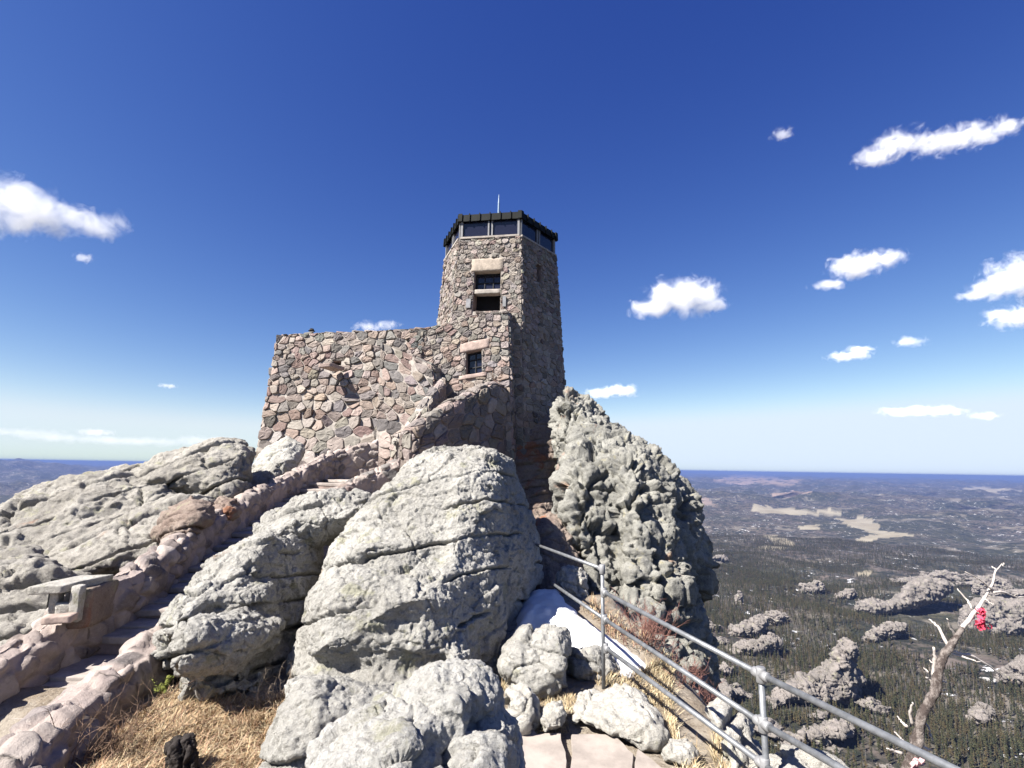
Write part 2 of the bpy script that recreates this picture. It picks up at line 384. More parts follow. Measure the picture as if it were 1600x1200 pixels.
S_OUT = dict(k=9., fb=((.30, 1.8, 4), (.12, .5, 4)), kn=((.26, (1.3, 1.3, 1.0), .6, 1, .6),), rid=((.06, .3, 4),), cr=(((1, .35, .1), .75, .05, .24, .30, .22), ((.1, .2, 1), .7, .04, .14, .20, .22)), fine=((.06, .12, 3),))
# ------------------------------------------------------------------ rocks of the summit
def dg(px, py, z=-2.45): return PZ(px, py, z)[1]
rock('granite_boulder', [
    Pc([(600,752),(640,722),(690,704),(740,700),(770,708),(775,748),(778,800),(780,850),(775,905),(765,940),(755,985),(745,1010),(738,1060),(735,1200),(720,1330),(400,1330),(430,1200),(440,1150),(455,1100),(460,1050),(475,1000),(485,960),(500,920),(512,880),(540,830),(575,790)], 7.5, -.0062, .0015, 1.35, 1.2, 2.3),
    Pc([(512,886),(520,862),(545,840),(600,812),(680,800),(745,812),(750,850),(700,868),(620,884),(560,893)], 7.7, -.0065, .001, 1.0, .42, 2.4),
    Pc([(545,982),(560,935),(600,908),(650,898),(690,915),(698,945),(690,962),(640,968),(590,980)], 6.1, -.0045, .0015, .55, .42, 2.2),
    Pc([(472,1000),(484,940),(515,900),(570,884),(640,880),(702,892),(726,955),(716,1030),(680,1058),(600,1045),(520,1040),(480,1030)], 6.45, -.0045, .0015, .85, .6, 2.3),
    Pc([(440,1130),(455,1060),(500,1040),(600,1050),(680,1055),(700,1090),(640,1130),(560,1190),(430,1260)], 5.3, -.004, .0015, .85, .6, 2.3),
    Pc([(432,1200),(445,1150),(470,1130),(520,1125),(545,1140),(520,1180),(470,1230),(430,1240)], 4.75, -.003, 0, .5, .4, 2.2),
    Pc([(715,730),(765,704),(806,713),(818,748),(828,800),(842,850),(845,905),(815,945),(800,985),(778,1012),(755,1065),(700,1060),(690,900),(700,800)], 8.2, -.0062, .017, .85, .8, 2.2),
    Pc([(640,770),(700,735),(790,728),(815,790),(826,860),(815,920),(770,960),(660,940),(620,850)], 10.2, -.006, .004, 2.0, 1.0, 2.4),  # unseen back lobe, added to cast shade into the cleft
    ], .055, M['rock'], S_BIG, 2, 3, .14, smoothk=.12, label='tallest pale lichen covered granite boulder, domed and cracked, in front of the stone tower')
rock('granite_boulder', [
    Pc([(470,1215),(500,1172),(560,1130),(600,1096),(640,1076),(660,1048),(690,1038),(740,1040),(760,1062),(765,1110),(735,1150),(700,1185),(690,1420),(420,1420)], 3.1, -.0028, .0008, .60, .50, 2.2),
    Pc([(655,1090),(665,1050),(690,1037),(745,1036),(768,1050),(792,1085),(800,1110),(770,1130),(720,1120)], 3.25, -.0016, .0016, .34, .28, 2.2),
    Pc([(700,1190),(735,1130),(770,1105),(815,1112),(820,1150),(808,1200),(806,1400),(700,1400)], 3.0, -.0024, .0024, .40, .32, 2.3),
    ], .030, M['rock_front'], S_SMALL, 2, 5, .08, smoothk=.04, label='low pale rounded boulder at the foot of the tallest boulder, beside the flagstones')
rock('granite_boulder', [
    Pc([(440,802),(480,777),(530,766),(576,776),(582,800),(550,832),(500,850),(440,850),(400,850),(405,820)], 9.6, -.006, .002, .9, .55, 2.4),
    Pc([(300,905),(335,868),(380,838),(425,828),(440,850),(430,900),(425,950),(420,1000),(415,1060),(400,1100),(330,1100),(290,1000)], 7.6, -.0055, .004, 1.0, .8, 2.3), Pc([(395,845),(440,826),(500,840),(505,900),(492,950),(480,1000),(465,1060),(440,1100),(385,1100),(380,950)], 8.3, -.0055, .018, .8, .55, 2.4),
    Pc([(245,985),(262,955),(285,925),(310,900),(380,905),(430,905),(440,945),(400,965),(330,962),(285,990),(262,1000)], 6.95, -.004, .005, .6, .36, 2.4),
    Pc([(270,1050),(272,985),(300,968),(370,955),(445,962),(452,990),(420,1022),(370,1048),(300,1062)], 6.45, -.003, .006, .62, .36, 2.5),
    Pc([(237,1038),(240,1005),(256,985),(275,990),(274,1020),(262,1042)], 6.75, -.003, 0, .35, .2, 2.2),
    Pc([(282,1085),(284,1050),(300,1052),(360,1060),(425,1046),(424,1062),(380,1080),(330,1088)], 6.4, -.003, .003, .45, .22, 2.4),
    Pc([(275,1110),(285,1075),(340,1085),(400,1085),(430,1100),(420,1140),(270,1140)], 6.5, -.003, .003, .5, .3, 2.4),
    ], .05, M['rock'], S_MID, 2, 8, .10, label='layered overhanging granite rock with stacked ledges beside the lower stairway wall')
# tall crag on the right
rock('granite_crag', [
    Pc([(868,628),(890,612),(935,640),(955,668),(1000,690),(985,740),(920,760),(880,745),(872,700)], 20.4, -.02, .004, 1.7, 1.1, 2.4),
    Pc([(880,712),(905,690),(960,680),(1005,700),(1045,728),(1050,760),(1000,790),(930,790),(885,780)], 15.6, -.030, .004, 1.6, 1.0, 2.4),
    Pc([(874,760),(900,720),(960,712),(1000,728),(1012,800),(1004,900),(990,1000),(950,1000),(925,955),(910,905),(893,850),(880,800)], 13.6, -.0075, .007, 1.5, .8, 2.8),
    Pc([(960,715),(1000,700),(1040,724),(1066,750),(1084,777),(1094,810),(1104,850),(1107,890),(1096,940),(1070,970),(1010,970),(970,900),(955,800)], 14.0, -.009, .013, 1.7, 1.1, 2.5),
    Pc([(955,930),(1010,900),(1080,900),(1096,950),(1106,1000),(1112,1042),(1085,1052),(1040,1044),(1000,1024),(965,1000)], 12.4, -.012, .014, 1.3, .9, 2.5),
    Pc([(1000,1000),(1112,1000),(1150,1300),(1000,1300)], 11.6, -.006, .01, 1.6, 1.2, 2.5),
    ], .095, M['rock_crag'], S_CRAG, 1, 12, .16, label='tall knobbly granite crag with dark pits, right of the tower above the drop', cat='crag')
rock('granite_boulder', [Pc([(885,690),(892,668),(925,662),(955,672),(962,694),(950,704),(905,704)], 17.7, -.01, .002, .9, .5, 3.0)], .06, M['rock_crag'], S_SMALL, 1, 14, .08,
     label='squarish grey block resting near the top of the crag')
rock('granite_boulder', [Pc([(868,735),(880,708),(905,700),(935,704),(928,722),(890,740)], 17.0, -.01, .002, .8, .4, 2.2), Pc([(920,716),(932,704),(958,702),(962,714),(940,724)], 16.9, -.01, .002, .6, .3, 2.2)], .06, M['rock_warm'], S_SMALL, 1, 15, .06,
     label='smooth pinkish rock wedged under the squarish block on the crag')
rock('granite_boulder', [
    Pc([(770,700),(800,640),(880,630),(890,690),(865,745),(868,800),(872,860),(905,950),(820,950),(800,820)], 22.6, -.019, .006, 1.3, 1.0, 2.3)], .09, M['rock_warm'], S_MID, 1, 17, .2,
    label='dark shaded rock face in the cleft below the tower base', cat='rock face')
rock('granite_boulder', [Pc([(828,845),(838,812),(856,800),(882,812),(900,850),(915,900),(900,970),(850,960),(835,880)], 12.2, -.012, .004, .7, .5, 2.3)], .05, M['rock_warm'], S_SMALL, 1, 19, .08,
     label='half lit sloping boulder in the cleft above the railing end')
rock('granite_boulder', [Pc([(872,905),(880,885),(900,882),(914,895),(918,930),(925,955),(900,940),(880,925)], 9.2, -.006, .002, .35, .25, 2.4)], .035, M['rock_pale'], S_SMALL, 1, 21, .05,
     label='small pale rock behind the upper end of the railing')
# around the snow and the path
b = dg(835, 1082)
rock('granite_boulder', [Pc([(775,1050),(783,1012),(803,996),(832,984),(862,976),(882,982),(890,1000),(886,1040),(889,1078),(858,1088),(800,1084)], b + .3, -.003, 0, .42, .25, 3.0),
     Pc([(828,990),(850,976),(880,980),(889,1000),(870,1010),(840,1006)], b + .35, -.003, 0, .35, .14, 2.5)], .03, M['rock'], S_SMALL, 1, 23, .05, label='blocky grey boulder with a broken corner, below the snow patch')
b = dg(930, 1064)
rock('granite_boulder', [Pc([(892,1035),(905,1012),(925,1003),(947,1010),(957,1035),(965,1056),(930,1066),(897,1066)], b + .25, -.003, 0, .3, .2, 2.3)], .03, M['rock'], S_SMALL, 1, 25, .05, label='rounded rock at the foot of the far railing post')
b = dg(960, 1130)
rock('granite_boulder', [Pc([(895,1105),(905,1085),(930,1075),(975,1085),(1010,1095),(1035,1120),(1042,1150),(1020,1166),(975,1160),(940,1148),(905,1130)], PZ(965, 1118, -2.40)[1], -.0096, 0, .17, .26, 2.3)], .03, M['rock_pale'], S_SMALL, 1, 27, .04, label='wide flat pale rock set in dry grass beyond the flagstones')
b = dg(860, 1145)
rock('granite_boulder', [Pc([(838,1122),(852,1096),(875,1088),(890,1112),(882,1142),(850,1148)], b + .12, -.005, 0, .2, .16, 2.3)], .026, M['rock_pale'], S_SMALL, 1, 29, .04, label='small pale stone between the blocky boulder and the flagstones')
rock('granite_boulder', [Pc([(793,1082),(812,1078),(833,1092),(836,1125),(822,1140),(800,1120)], b + .25, -.004, 0, .25, .18, 2.3)], .026, M['rock_pale'], S_SMALL, 1, 31, .04, label='grey stone tucked against the low front boulder')
b = dg(1060, 1195)
rock('granite_boulder', [Pc([(1030,1178),(1048,1163),(1078,1165),(1092,1184),(1078,1200),(1040,1198)], b + .12, -.004, 0, .18, .15, 2.2)], .026, M['rock_pale'], S_SMALL, 1, 33, .03, label='smooth oval white stone lying in the dry grass')
rock('granite_boulder', [Pc([(1100,1102),(1128,1095),(1165,1122),(1182,1165),(1200,1200),(1215,1260),(1150,1240),(1128,1160)], 5.0, -.006, .004, .3, .25, 2.6)], .035, M['rock_pale'], dict(S_SMALL, cr=(((-.7, .5, .6), .22, .025, .10, .06, .15),)), 1, 35, .05, label='cracked pale ledge at the cliff edge outside the near railing post')
rock('granite_boulder', [Pc([(1190,1190),(1230,1173),(1285,1182),(1325,1203),(1400,1290),(1180,1290)], 4.3, -.004, .002, .4, .3, 2.5)], .035, M['rock_pale'], S_SMALL, 1, 37, .05, label='pale rock crossed by rail shadows at the bottom edge, right of the near railing post')
rock('granite_boulder', [Pc([(985,1005),(1010,1003),(1045,1018),(1060,1035),(1030,1042),(1000,1030)], 7.6, -.004, .002, .3, .2, 2.4), Pc([(950,985),(968,975),(988,990),(1000,1010),(980,1015)], 8.2, -.004, .002, .3, .2, 2.4)], .035, M['rock_crag'], S_SMALL, 1, 39, .05, label='low broken rocks at the crag foot beside the snow')
# left slope
rock('granite_boulder', [Pc([(175,768),(215,736),(250,716),(290,700),(340,688),(378,692),(393,706),(391,738),(386,775),(368,803),(330,792),(290,780),(240,776)], 15.4, -.011, .003, 1.5, 1.0, 2.3)], .08, M['rock_left'], S_SLAB, 1, 41, .2, label='domed grey boulder on the left skyline, next to the corner of the terrace wall')
rock('granite_slab', [
    Pc([(-80,840),(0,792),(40,766),(100,747),(180,742),(262,748),(290,778),(265,805),(200,838),(150,866),(95,890),(40,896),(-80,930)], 13.6, -.016, .001, 1.2, .8, 2.8),
    Pc([(-60,905),(60,868),(150,828),(220,792),(275,776),(325,782),(338,812),(290,846),(240,876),(180,896),(120,915),(-60,960)], 12.2, -.016, .001, 1.2, .8, 2.8),
    Pc([(150,745),(170,733),(200,722),(230,726),(222,745),(185,756),(155,756)], 15.3, -.008, 0, .8, .5, 2.2),
    ], .085, M['rock_left'], S_SLAB, 1, 43, .22, label='long tilted grey slabs sloping down to the left edge behind the stair wall', cat='rock slab')
rock('granite_boulder', [Pc([(245,838),(262,800),(300,772),(326,786),(335,815),(300,845),(262,852)], 11.3, -.009, .003, .8, .5, 2.3)], .06, M['rock_warm'], S_MID, 1, 45, .12, label='brown sided boulder leaning behind the middle of the stair wall')
rock('granite_boulder', [Pc([(330,800),(345,775),(372,778),(382,800),(360,815)], 12.8, -.008, .003, .5, .35, 2.3)], .06, M['rock_warm'], S_SMALL, 1, 46, .1, label='small orange brown rock in the gap below the domed boulder')
rock('granite_slab', [Pc([(-90,882),(40,868),(80,888),(105,905),(150,915),(150,960),(90,985),(40,1010),(-90,1040)], 9.4, -.011, .001, .9, .55, 2.8),
     Pc([(-90,965),(20,955),(60,975),(30,1010),(-90,1040)], 8.4, -.008, .001, .5, .4, 2.4)], .065, M['rock_left'], dict(S_SLAB, cr=(((-.3, .4, 1.0), .45, .04, .22, .22, .22),)), 1, 47, .15, label='dark layered ledge at the left edge behind the stone box on the wall', cat='rock slab')
rock('granite_boulder', [Pc([(366,815),(378,770),(392,730),(415,700),(450,684),(475,700),(462,735),(430,765),(400,790)], 18.4, -.012, .003, 1.0, .7, 2.4)], .08, M['rock'], S_SMALL, 1, 49, .15, label='smooth pale boulder under the lower left corner of the terrace wall')
# ------------------------------------------------------------------ rubble masonry
def clip(poly, p, n):                    # keep side (x-p).n <= 0
    out = []; m = len(poly)
    for i in range(m):
        a, b_ = poly[i], poly[(i + 1) % m]; da = (a[0] - p[0]) * n[0] + (a[1] - p[1]) * n[1]; db = (b_[0] - p[0]) * n[0] + (b_[1] - p[1]) * n[1]
        if da <= 0: out.append(a)
        if (da < 0) != (db < 0) and da != db:
            t = da / (da - db); out.append((a[0] + t * (b_[0] - a[0]), a[1] + t * (b_[1] - a[1])))
    return out
def area(p):
    return .5 * abs(sum(p[i][0] * p[(i + 1) % len(p)][1] - p[(i + 1) % len(p)][0] * p[i][1] for i in range(len(p)))) if len(p) > 2 else 0
class Loft:                              # surface between rows of points, in metres (u along, v across)
    def __init__(s, rows):
        s.r = np.array(rows, float); m = s.r.shape[0] // 2 if s.r.shape[0] > 2 else 0
        s.cu = np.concatenate([[0], np.cumsum(np.linalg.norm(np.diff(s.r.mean(0), axis=0), axis=1))])
        s.cv = np.concatenate([[0], np.cumsum(np.linalg.norm(np.diff(s.r, axis=0), axis=2).mean(1))])
        s.U, s.V = s.cu[-1], s.cv[-1]
    def ev(s, u, v):
        u = np.clip(u, 0, s.U); v = np.clip(v, 0, s.V)
        i = np.clip(np.searchsorted(s.cu, u, 'right') - 1, 0, len(s.cu) - 2); j = np.clip(np.searchsorted(s.cv, v, 'right') - 1, 0, len(s.cv) - 2)
        a = ((u - s.cu[i]) / np.maximum(1e-9, s.cu[i + 1] - s.cu[i]))[:, None]; b_ = ((v - s.cv[j]) / np.maximum(1e-9, s.cv[j + 1] - s.cv[j]))[:, None]
        return (s.r[j, i] * (1 - a) + s.r[j, i + 1] * a) * (1 - b_) + (s.r[j + 1, i] * (1 - a) + s.r[j + 1, i + 1] * a) * b_
    def nv(s, u, v):
        h = .12; n = np.cross(s.ev(u + h, v) - s.ev(u - h, v), s.ev(u, v + h) - s.ev(u, v - h)); return n / (np.linalg.norm(n, axis=1)[:, None] + 1e-9)
    def __call__(s, u, v): return s.ev(np.array([u], float), np.array([v], float))[0]
    def nrm(s, u, v): return s.nv(np.array([u], float), np.array([v], float))[0]
    def find(s, px, py):                 # (u, v) of a photo pixel on this surface
        U, V = np.meshgrid(np.linspace(0, s.U, 420), np.linspace(0, s.V, 420)); U, V = U.ravel(), V.ravel()
        qx, qy = proj(s.ev(U, V)); i = np.argmin((qx - px) ** 2 + (qy - py) ** 2); return U[i], V[i]
PAL_T = [((.33, .285, .255), 5), ((.27, .238, .215), 4), ((.345, .275, .238), 3), ((.19, .172, .162), 1.8), ((.37, .325, .285), 1.6), ((.23, .183, .16), 1.4)]
PAL_W = [((.325, .28, .25), 5), ((.225, .208, .195), 2.6), ((.345, .268, .228), 3.6), ((.37, .318, .275), 2.2), ((.165, .152, .145), 1.0), ((.275, .20, .17), 1.8)]
PAL_S = [((.36, .30, .27), 4), ((.29, .24, .22), 3), ((.41, .345, .305), 3), ((.22, .19, .18), 1.2), ((.46, .40, .36), 1.6)]
def masonry(L, size, seed, prot=.05, mort=.03, pal=PAL_T, holes=(), edge=0.0, jit=.3, aspect=1.7, flat=1.0, tilt=.03, cut=1):
    rg = np.random.default_rng(seed); sites = []; v = 0.
    AV = 1.3
    while v < L.V:
        s_ = size(v / L.V) if callable(size) else size
        rh = s_ * rg.uniform(.75, 1.3); u = -rg.uniform(0, .8)
        while u < L.U:
            w = rh * rg.uniform(.75, aspect + .55)
            sites.append((u + w / 2 + rg.normal() * .06 * w, (v + rh * (.5 + rg.uniform(-jit, jit))) * AV, w, rh)); u += w
        v += rh
    S = np.array(sites); mv, mf, mc = [], [], []
    cols = np.array([c for c, _ in pal]); wt = np.array([w for _, w in pal]); wt = wt / wt.sum()
    for i in range(len(S)):
        cu, cv = S[i, 0], S[i, 1]; d = (S[:, 0] - cu) ** 2 + (S[:, 1] - cv) ** 2; nb = np.argsort(d)[1:15]
        big = 3 * S[i, 2] + .5
        poly = [(cu - big, cv - big), (cu + big, cv - big), (cu + big, cv + big), (cu - big, cv + big)]
        for j in nb:
            n = (S[j, 0] - cu, S[j, 1] - cv); poly = clip(poly, ((S[j, 0] + cu) / 2, (S[j, 1] + cv) / 2), n)
            if len(poly) < 3: break
        poly = [(a, b_ / AV) for a, b_ in poly]
        for p_, n in (((-edge, 0), (-1, 0)), ((L.U + edge, 0), (1, 0)), ((0, -edge), (0, -1)), ((0, L.V + edge), (0, 1))):
            poly = clip(poly, p_, n)
            if len(poly) < 3: break
        for (u0, u1, v0, v1) in holes:
            if len(poly) < 3: break
            xs = [q[0] for q in poly]; ys = [q[1] for q in poly]
            if max(xs) <= u0 or min(xs) >= u1 or max(ys) <= v0 or min(ys) >= v1: continue
            opts = [clip(poly, (u0, 0), (1, 0)), clip(poly, (u1, 0), (-1, 0)), clip(poly, (0, v0), (0, 1)), clip(poly, (0, v1), (0, -1))]
            poly = max(opts, key=area)
        if len(poly) < 3 or area(poly) < .006: continue
        c = np.mean(poly, 0); pl = np.array(poly); r_in = math.sqrt(area(poly) / math.pi)
        pl = c + (pl - c) * max(.3, 1 - mort / r_in) ; pl = pl + rg.normal(size=pl.shape) * r_in * .035
        for _ in range(cut):             # cut the corners
            q = np.roll(pl, -1, 0); pl = np.stack([pl * .84 + q * .16, pl * .16 + q * .84], 1).reshape(-1, 2)
            if len(pl) > 26: break
        col = cols[rg.choice(len(cols), p=wt)] * rg.uniform(.72, 1.22) * (1 + rg.normal(size=3) * .03)
        h = prot * rg.uniform(.35, 1.35); tu, tv = rg.normal() * tilt, rg.normal() * tilt; m = len(pl); base = len(mv)
        for sc_, hh in ((1.0, -.04), (.985, h * .62), (.90, h * (.88 + .1 * flat)), (.48, h * (1.0 + .3 * (1 - flat)))):
            for q in pl:
                a, b_ = c + (q - c) * sc_; k = hh + ((a - c[0]) * tu + (b_ - c[1]) * tv) * (hh > 0) * 4 + (rg.normal() * .012 * min(1, prot / .05) if hh > 0 else 0)
                mv.append((a, b_, c[0], b_ if len(L.cv) > 2 else c[1], k)); mc.append(col)
        mv.append((c[0], c[1], c[0], c[1], h * 1.05)); mc.append(col)
        for ring in range(3):
            for k in range(m):
                mf.append((base + ring * m + k, base + ring * m + (k + 1) % m, base + (ring + 1) * m + (k + 1) % m, base + (ring + 1) * m + k))
        for k in range(m): mf.append((base + 3 * m + k, base + 3 * m + (k + 1) % m, base + 4 * m))
    mv = np.array(mv); mv = L.ev(mv[:, 0], mv[:, 1]) + L.nv(np.clip(mv[:, 2], .1, L.U - .1), np.clip(mv[:, 3], .1, L.V - .1)) * mv[:, 4:5]
    return mv, mf, mc
def backing(L, holes=(), du=.4, dv=.4, off=0.0):
    us = sorted(set(list(np.linspace(0, L.U, max(2, int(L.U / du)))) + list(L.cu) + [x for h in holes for x in h[:2]]))
    vs = sorted(set(list(np.linspace(0, L.V, max(2, int(L.V / dv)))) + list(L.cv) + [x for h in holes for x in h[2:]]))
    A, B = np.meshgrid(us, vs); V = list(L.ev(A.ravel(), B.ravel())); Fc = []; n = len(us)
    for j in range(len(vs) - 1):
        for i in range(n - 1):
            um, vm = (us[i] + us[i + 1]) / 2, (vs[j] + vs[j + 1]) / 2
            if any(a < um < b_ and c < vm < d for a, b_, c, d in holes): continue
            Fc.append((j * n + i, j * n + i + 1, (j + 1) * n + i + 1, (j + 1) * n + i))
    return V, Fc
def reveal(L, hole, depth):              # jambs of an opening plus its dark back
    u0, u1, v0, v1 = hole; n = L.nrm((u0 + u1) / 2, (v0 + v1) / 2)
    q = [L(u0, v0), L(u1, v0), L(u1, v1), L(u0, v1)]; w = [p - n * depth for p in q]
    return q, w, n
def rough_block(mb, c, ax, ay, az, seed, amp=.02, n=5, scl=.25, col=None):   # hewn block: subdivided box, worn edges
    c, ax, ay, az = (np.asarray(x, float) for x in (c, ax, ay, az)); mm = bmesh.new(); bmesh.ops.create_cube(mm, size=2)
    bmesh.ops.subdivide_edges(mm, edges=mm.edges[:], cuts=n, use_grid_fill=True)
    q = np.array([v.co for v in mm.verts]); f = [[v.index for v in x.verts] for x in mm.faces]; mm.free()
    ln = np.array([np.linalg.norm(a) for a in (ax, ay, az)]); e = min(ln) * .28
    w = q * ln; core = np.clip(w, -(ln - e), ln - e); d = w - core; dl = np.linalg.norm(d, axis=1)[:, None]
    w = core + d / np.maximum(dl, 1e-9) * np.minimum(dl, e)
    p = c + (w / ln) @ np.array([ax, ay, az])
    nn = np.stack([fbm(p, scl, 4, seed + i) for i in range(3)], 1); mb.add(p + nn * amp, f, col); return mb

# the tower: a six sided battered shaft
tc = P(776, 600, 26.); TX, TY = tc[0], tc[1]
Rt = (P(862, 377, 26)[0] - P(686, 377, 26)[0]) / 2; Rb = (P(882, 600, 26)[0] - TX) * 1.0
zt = P(776, 372, 23.4)[2]; zb = P(776, 600, 26)[2]
NA = -math.pi / 2 - R(9)                 # front face normal
def hexpt(k, z, extra=0.0):              # vertex k (0 = front right)
    t = (z - zb) / (zt - zb); r = Rb + (Rt - Rb) * t + extra; a = NA + R(30) + k * R(60)
    return np.array([TX + r * math.cos(a), TY + r * math.sin(a), z])
zlow = zb - 4.6
tower = empty('lookout_tower', (TX, TY, zlow), 'six sided rubble stone lookout tower with a black roofed glass lantern, on the summit rock', 'tower')
ms, bk = MB(), MB()
faces_hex = []
for k in range(6):                       # face between vertex k-1 and k seen from outside, left to right
    a, b_ = (k - 1) % 6, k
    z0 = zlow
    faces_hex.append(Loft([[hexpt(a, z0), hexpt(b_, z0)], [hexpt(a, zt), hexpt(b_, zt)]]))
front, right, left = faces_hex[0], faces_hex[1], faces_hex[5]
def px_rect(L, x0, y0, x1, y1):          # photo rectangle -> (u0, u1, v0, v1) on a face
    p0 = L(0, 0); n = L.nrm(L.U / 2, L.V / 2); e = L(L.U, L.V / 2) - L(0, L.V / 2); e = e / np.linalg.norm(e)
    up = np.cross(n, e); up = up if up[2] > 0 else -up; o = L(L.U / 2, 0)
    q = [ray_plane(x, y, p0, n) for x, y in ((x0, y0), (x1, y0), (x1, y1), (x0, y1))]
    vv = [np.dot(a - o, up) for a in q]; v0, v1 = (vv[2] + vv[3]) / 2, (vv[0] + vv[1]) / 2
    uu = []
    for a in q:
        v = np.dot(a - o, up); l, r_ = L(0, v), L(L.U, v); w = np.linalg.norm(r_ - l); uu.append(np.dot(a - l, e) / w * L.U)
    return ((uu[0] + uu[3]) / 2, (uu[1] + uu[2]) / 2, v0, v1)
h_win = px_rect(front, 740, 423, 782, 486); h_sl = px_rect(left, 690, 424, 695, 447); h_sr = px_rect(right, 838, 413, 846, 441)
hl = {0: [h_win], 5: [h_sl], 1: [h_sr]}
for k, L in enumerate(faces_hex):
    hs = hl.get(k, [])
    big = hs + ([px_rect(front, 737, 404, 787, 424)] if k == 0 else [])
    v, f, c = masonry(L, lambda t: .225 + .07 * (1 - t), 100 + k, .055, .013, PAL_T, big, .03, aspect=1.9); ms.add(v, f, c)
    v, f = backing(L, hs, .5, .5); bk.add(v, f)
tw = bk.build('mortar_wall', M['mortar'], tower)
ms.build('wall_stone', M['stone'], tower)['kind'] = 'stuff'
dark = MB(); jm = MB()
def opening(L, hole, depth, jmb, dkb):
    q, w, n = reveal(L, hole, depth)
    for i in range(4):
        j = (i + 1) % 4; jmb.add([q[i], q[j], w[j], w[i]], [(0, 1, 2, 3)])
    dkb.add(w, [(0, 1, 2, 3)]); return q, w, n  # black back panel in place of the unlit inside
for L, h, nm in ((front, h_win, 'window'), (left, h_sl, 'slit'), (right, h_sr, 'slit')):
    jm, dark = MB(), MB(); opening(L, h, .75, jm, dark); dark.build('unlit_black_panel', M['black'], jm.build(nm + '_jamb', M['mortar_brown'], tower))
def lin(L, rect, depth, proud, seed, mat, name, parent, amp=.03):
    u0, u1, v0, v1 = rect; n = L.nrm((u0 + u1) / 2, (v0 + v1) / 2); a, b_ = L(u0, (v0 + v1) / 2), L(u1, (v0 + v1) / 2); up = L((u0 + u1) / 2, v1) - L((u0 + u1) / 2, v0)
    return rough_block(MB(), (a + b_) / 2 + n * (proud - depth / 2), (b_ - a) / 2, n * depth / 2, up / 2, seed, amp, 6).build(name, M[mat], parent, True)
lin(front, px_rect(front, 737, 404, 787, 424), .4, .07, 3, 'pale_stone', 'window_lintel', tower)
lin(front, px_rect(front, 741, 451, 782, 458), .4, -.02, 4, 'mortar', 'window_transom', tower, .015)
def glazing(L, rect, inset, nx, ny, parent, bar=.022):
    u0, u1, v0, v1 = rect; n = L.nrm((u0 + u1) / 2, (v0 + v1) / 2); g = [L(u0, v0), L(u1, v0), L(u1, v1), L(u0, v1)]
    q = [p - n * inset for p in g]; wf = MB(); ex = (q[1] - q[0]); ey = (q[3] - q[0]); lx, ly = np.linalg.norm(ex), np.linalg.norm(ey); ex, ey = ex / lx, ey / ly
    for i in range(nx + 1):
        w = bar * (1.8 if i in (0, nx) else 1); x = min(max(lx * i / nx, w), lx - w); wf.box(q[0] + ex * x + ey * ly / 2, ex * w, n * .03, ey * ly / 2)
    for i in range(ny + 1):
        w = bar * (1.8 if i in (0, ny) else 1); y = min(max(ly * i / ny, w), ly - w); wf.box(q[0] + ex * lx / 2 + ey * y + n * .004, ex * lx / 2, n * .03, ey * w)
    wd = wf.build('window_grille', M['iron'], parent)
    MB().add([p - n * .02 for p in q], [(0, 1, 2, 3)]).build('window_pane', M['glass'], wd)
glazing(front, px_rect(front, 742, 424, 782, 452), .35, 3, 2, tower)
# shutters folded beside the lower opening
for x0, x1, y0, y1 in ((729, 736, 468, 482), (786, 791, 464, 480)):
    u0, u1, v0, v1 = px_rect(front, x0, y0, x1, y1); n = front.nrm(2, 5); a, b_ = front(u0, (v0 + v1) / 2), front(u1, (v0 + v1) / 2)
    MB().box((a + b_) / 2 + n * .09, (b_ - a) / 2, n * .03, (front(u0, v1) - front(u0, v0)) / 2).build('shutter_hinge', M['frame_metal'], tower)
# lantern room
z1 = zt + 1.0; post, panes, sill = MB(), MB(), MB()
def up(p, z): return np.array([p[0], p[1], z])
lan = [hexpt(k, zt, -.10) for k in range(6)]; lan1 = [up(p, z1) for p in lan]
for k in range(6):
    a, b_ = lan[(k - 1) % 6], lan[k]; e = (b_ - a); w = np.linalg.norm(e); e = e / w; n = np.array([e[1], -e[0], 0])
    if np.dot(n, (a + b_) / 2 - np.array([TX, TY, 0])) < 0: n = -n
    for s_, wd, off in ((0.02, .05, .02), (.475, .035, .0), (.535, .035, .0), (.98, .05, .02)):
        post.box(a + e * w * s_ + np.array([0, 0, .52]) + n * off, e * wd, n * .05, np.array([0, 0, .48]))
    sill.box((a + b_) / 2 + np.array([0, 0, .05]) + n * .06, e * w / 2, n * .10, np.array([0, 0, .045]))
    post.box((a + b_) / 2 + np.array([0, 0, .97]) + n * .01, e * w / 2, n * .045, np.array([0, 0, .05]))
    panes.add([a + n * -.02 + (0, 0, .06), b_ + n * -.02 + (0, 0, .06), up(b_, z1) - n * .02, up(a, z1) - n * .02], [(0, 1, 2, 3)])
post.build('window_frame', M['frame_metal'], tower); panes.build('lantern_pane', M['glass'], tower); sill.build('lantern_sill', M['mortar'], tower)
inner = MB(); lf = [hexpt(k, zt, -.55) for k in range(6)]
inner.add([up(p, zt + .02) for p in lf] + [up(p, z1) for p in lf], [(k, (k + 1) % 6, 6 + (k + 1) % 6, 6 + k) for k in range(6)]).build('lantern_black_shell', M['black'], tower)  # black shell in place of the unlit lantern room
rf = MB(); ro = [hexpt(k, zt, .05) for k in range(6)]; zr0, zr1 = z1 - .08, z1 + .27
rin = [hexpt(k, zt, -.15) for k in range(6)]; top = [hexpt(k, zt, .03) for k in range(6)]
V = [up(p, zr0) for p in ro] + [up(p, zr1) for p in top] + [up(p, zr1 - .02) for p in rin] + [np.array([TX, TY, zr1 + .10])] + [up(p, zr0) for p in rin]
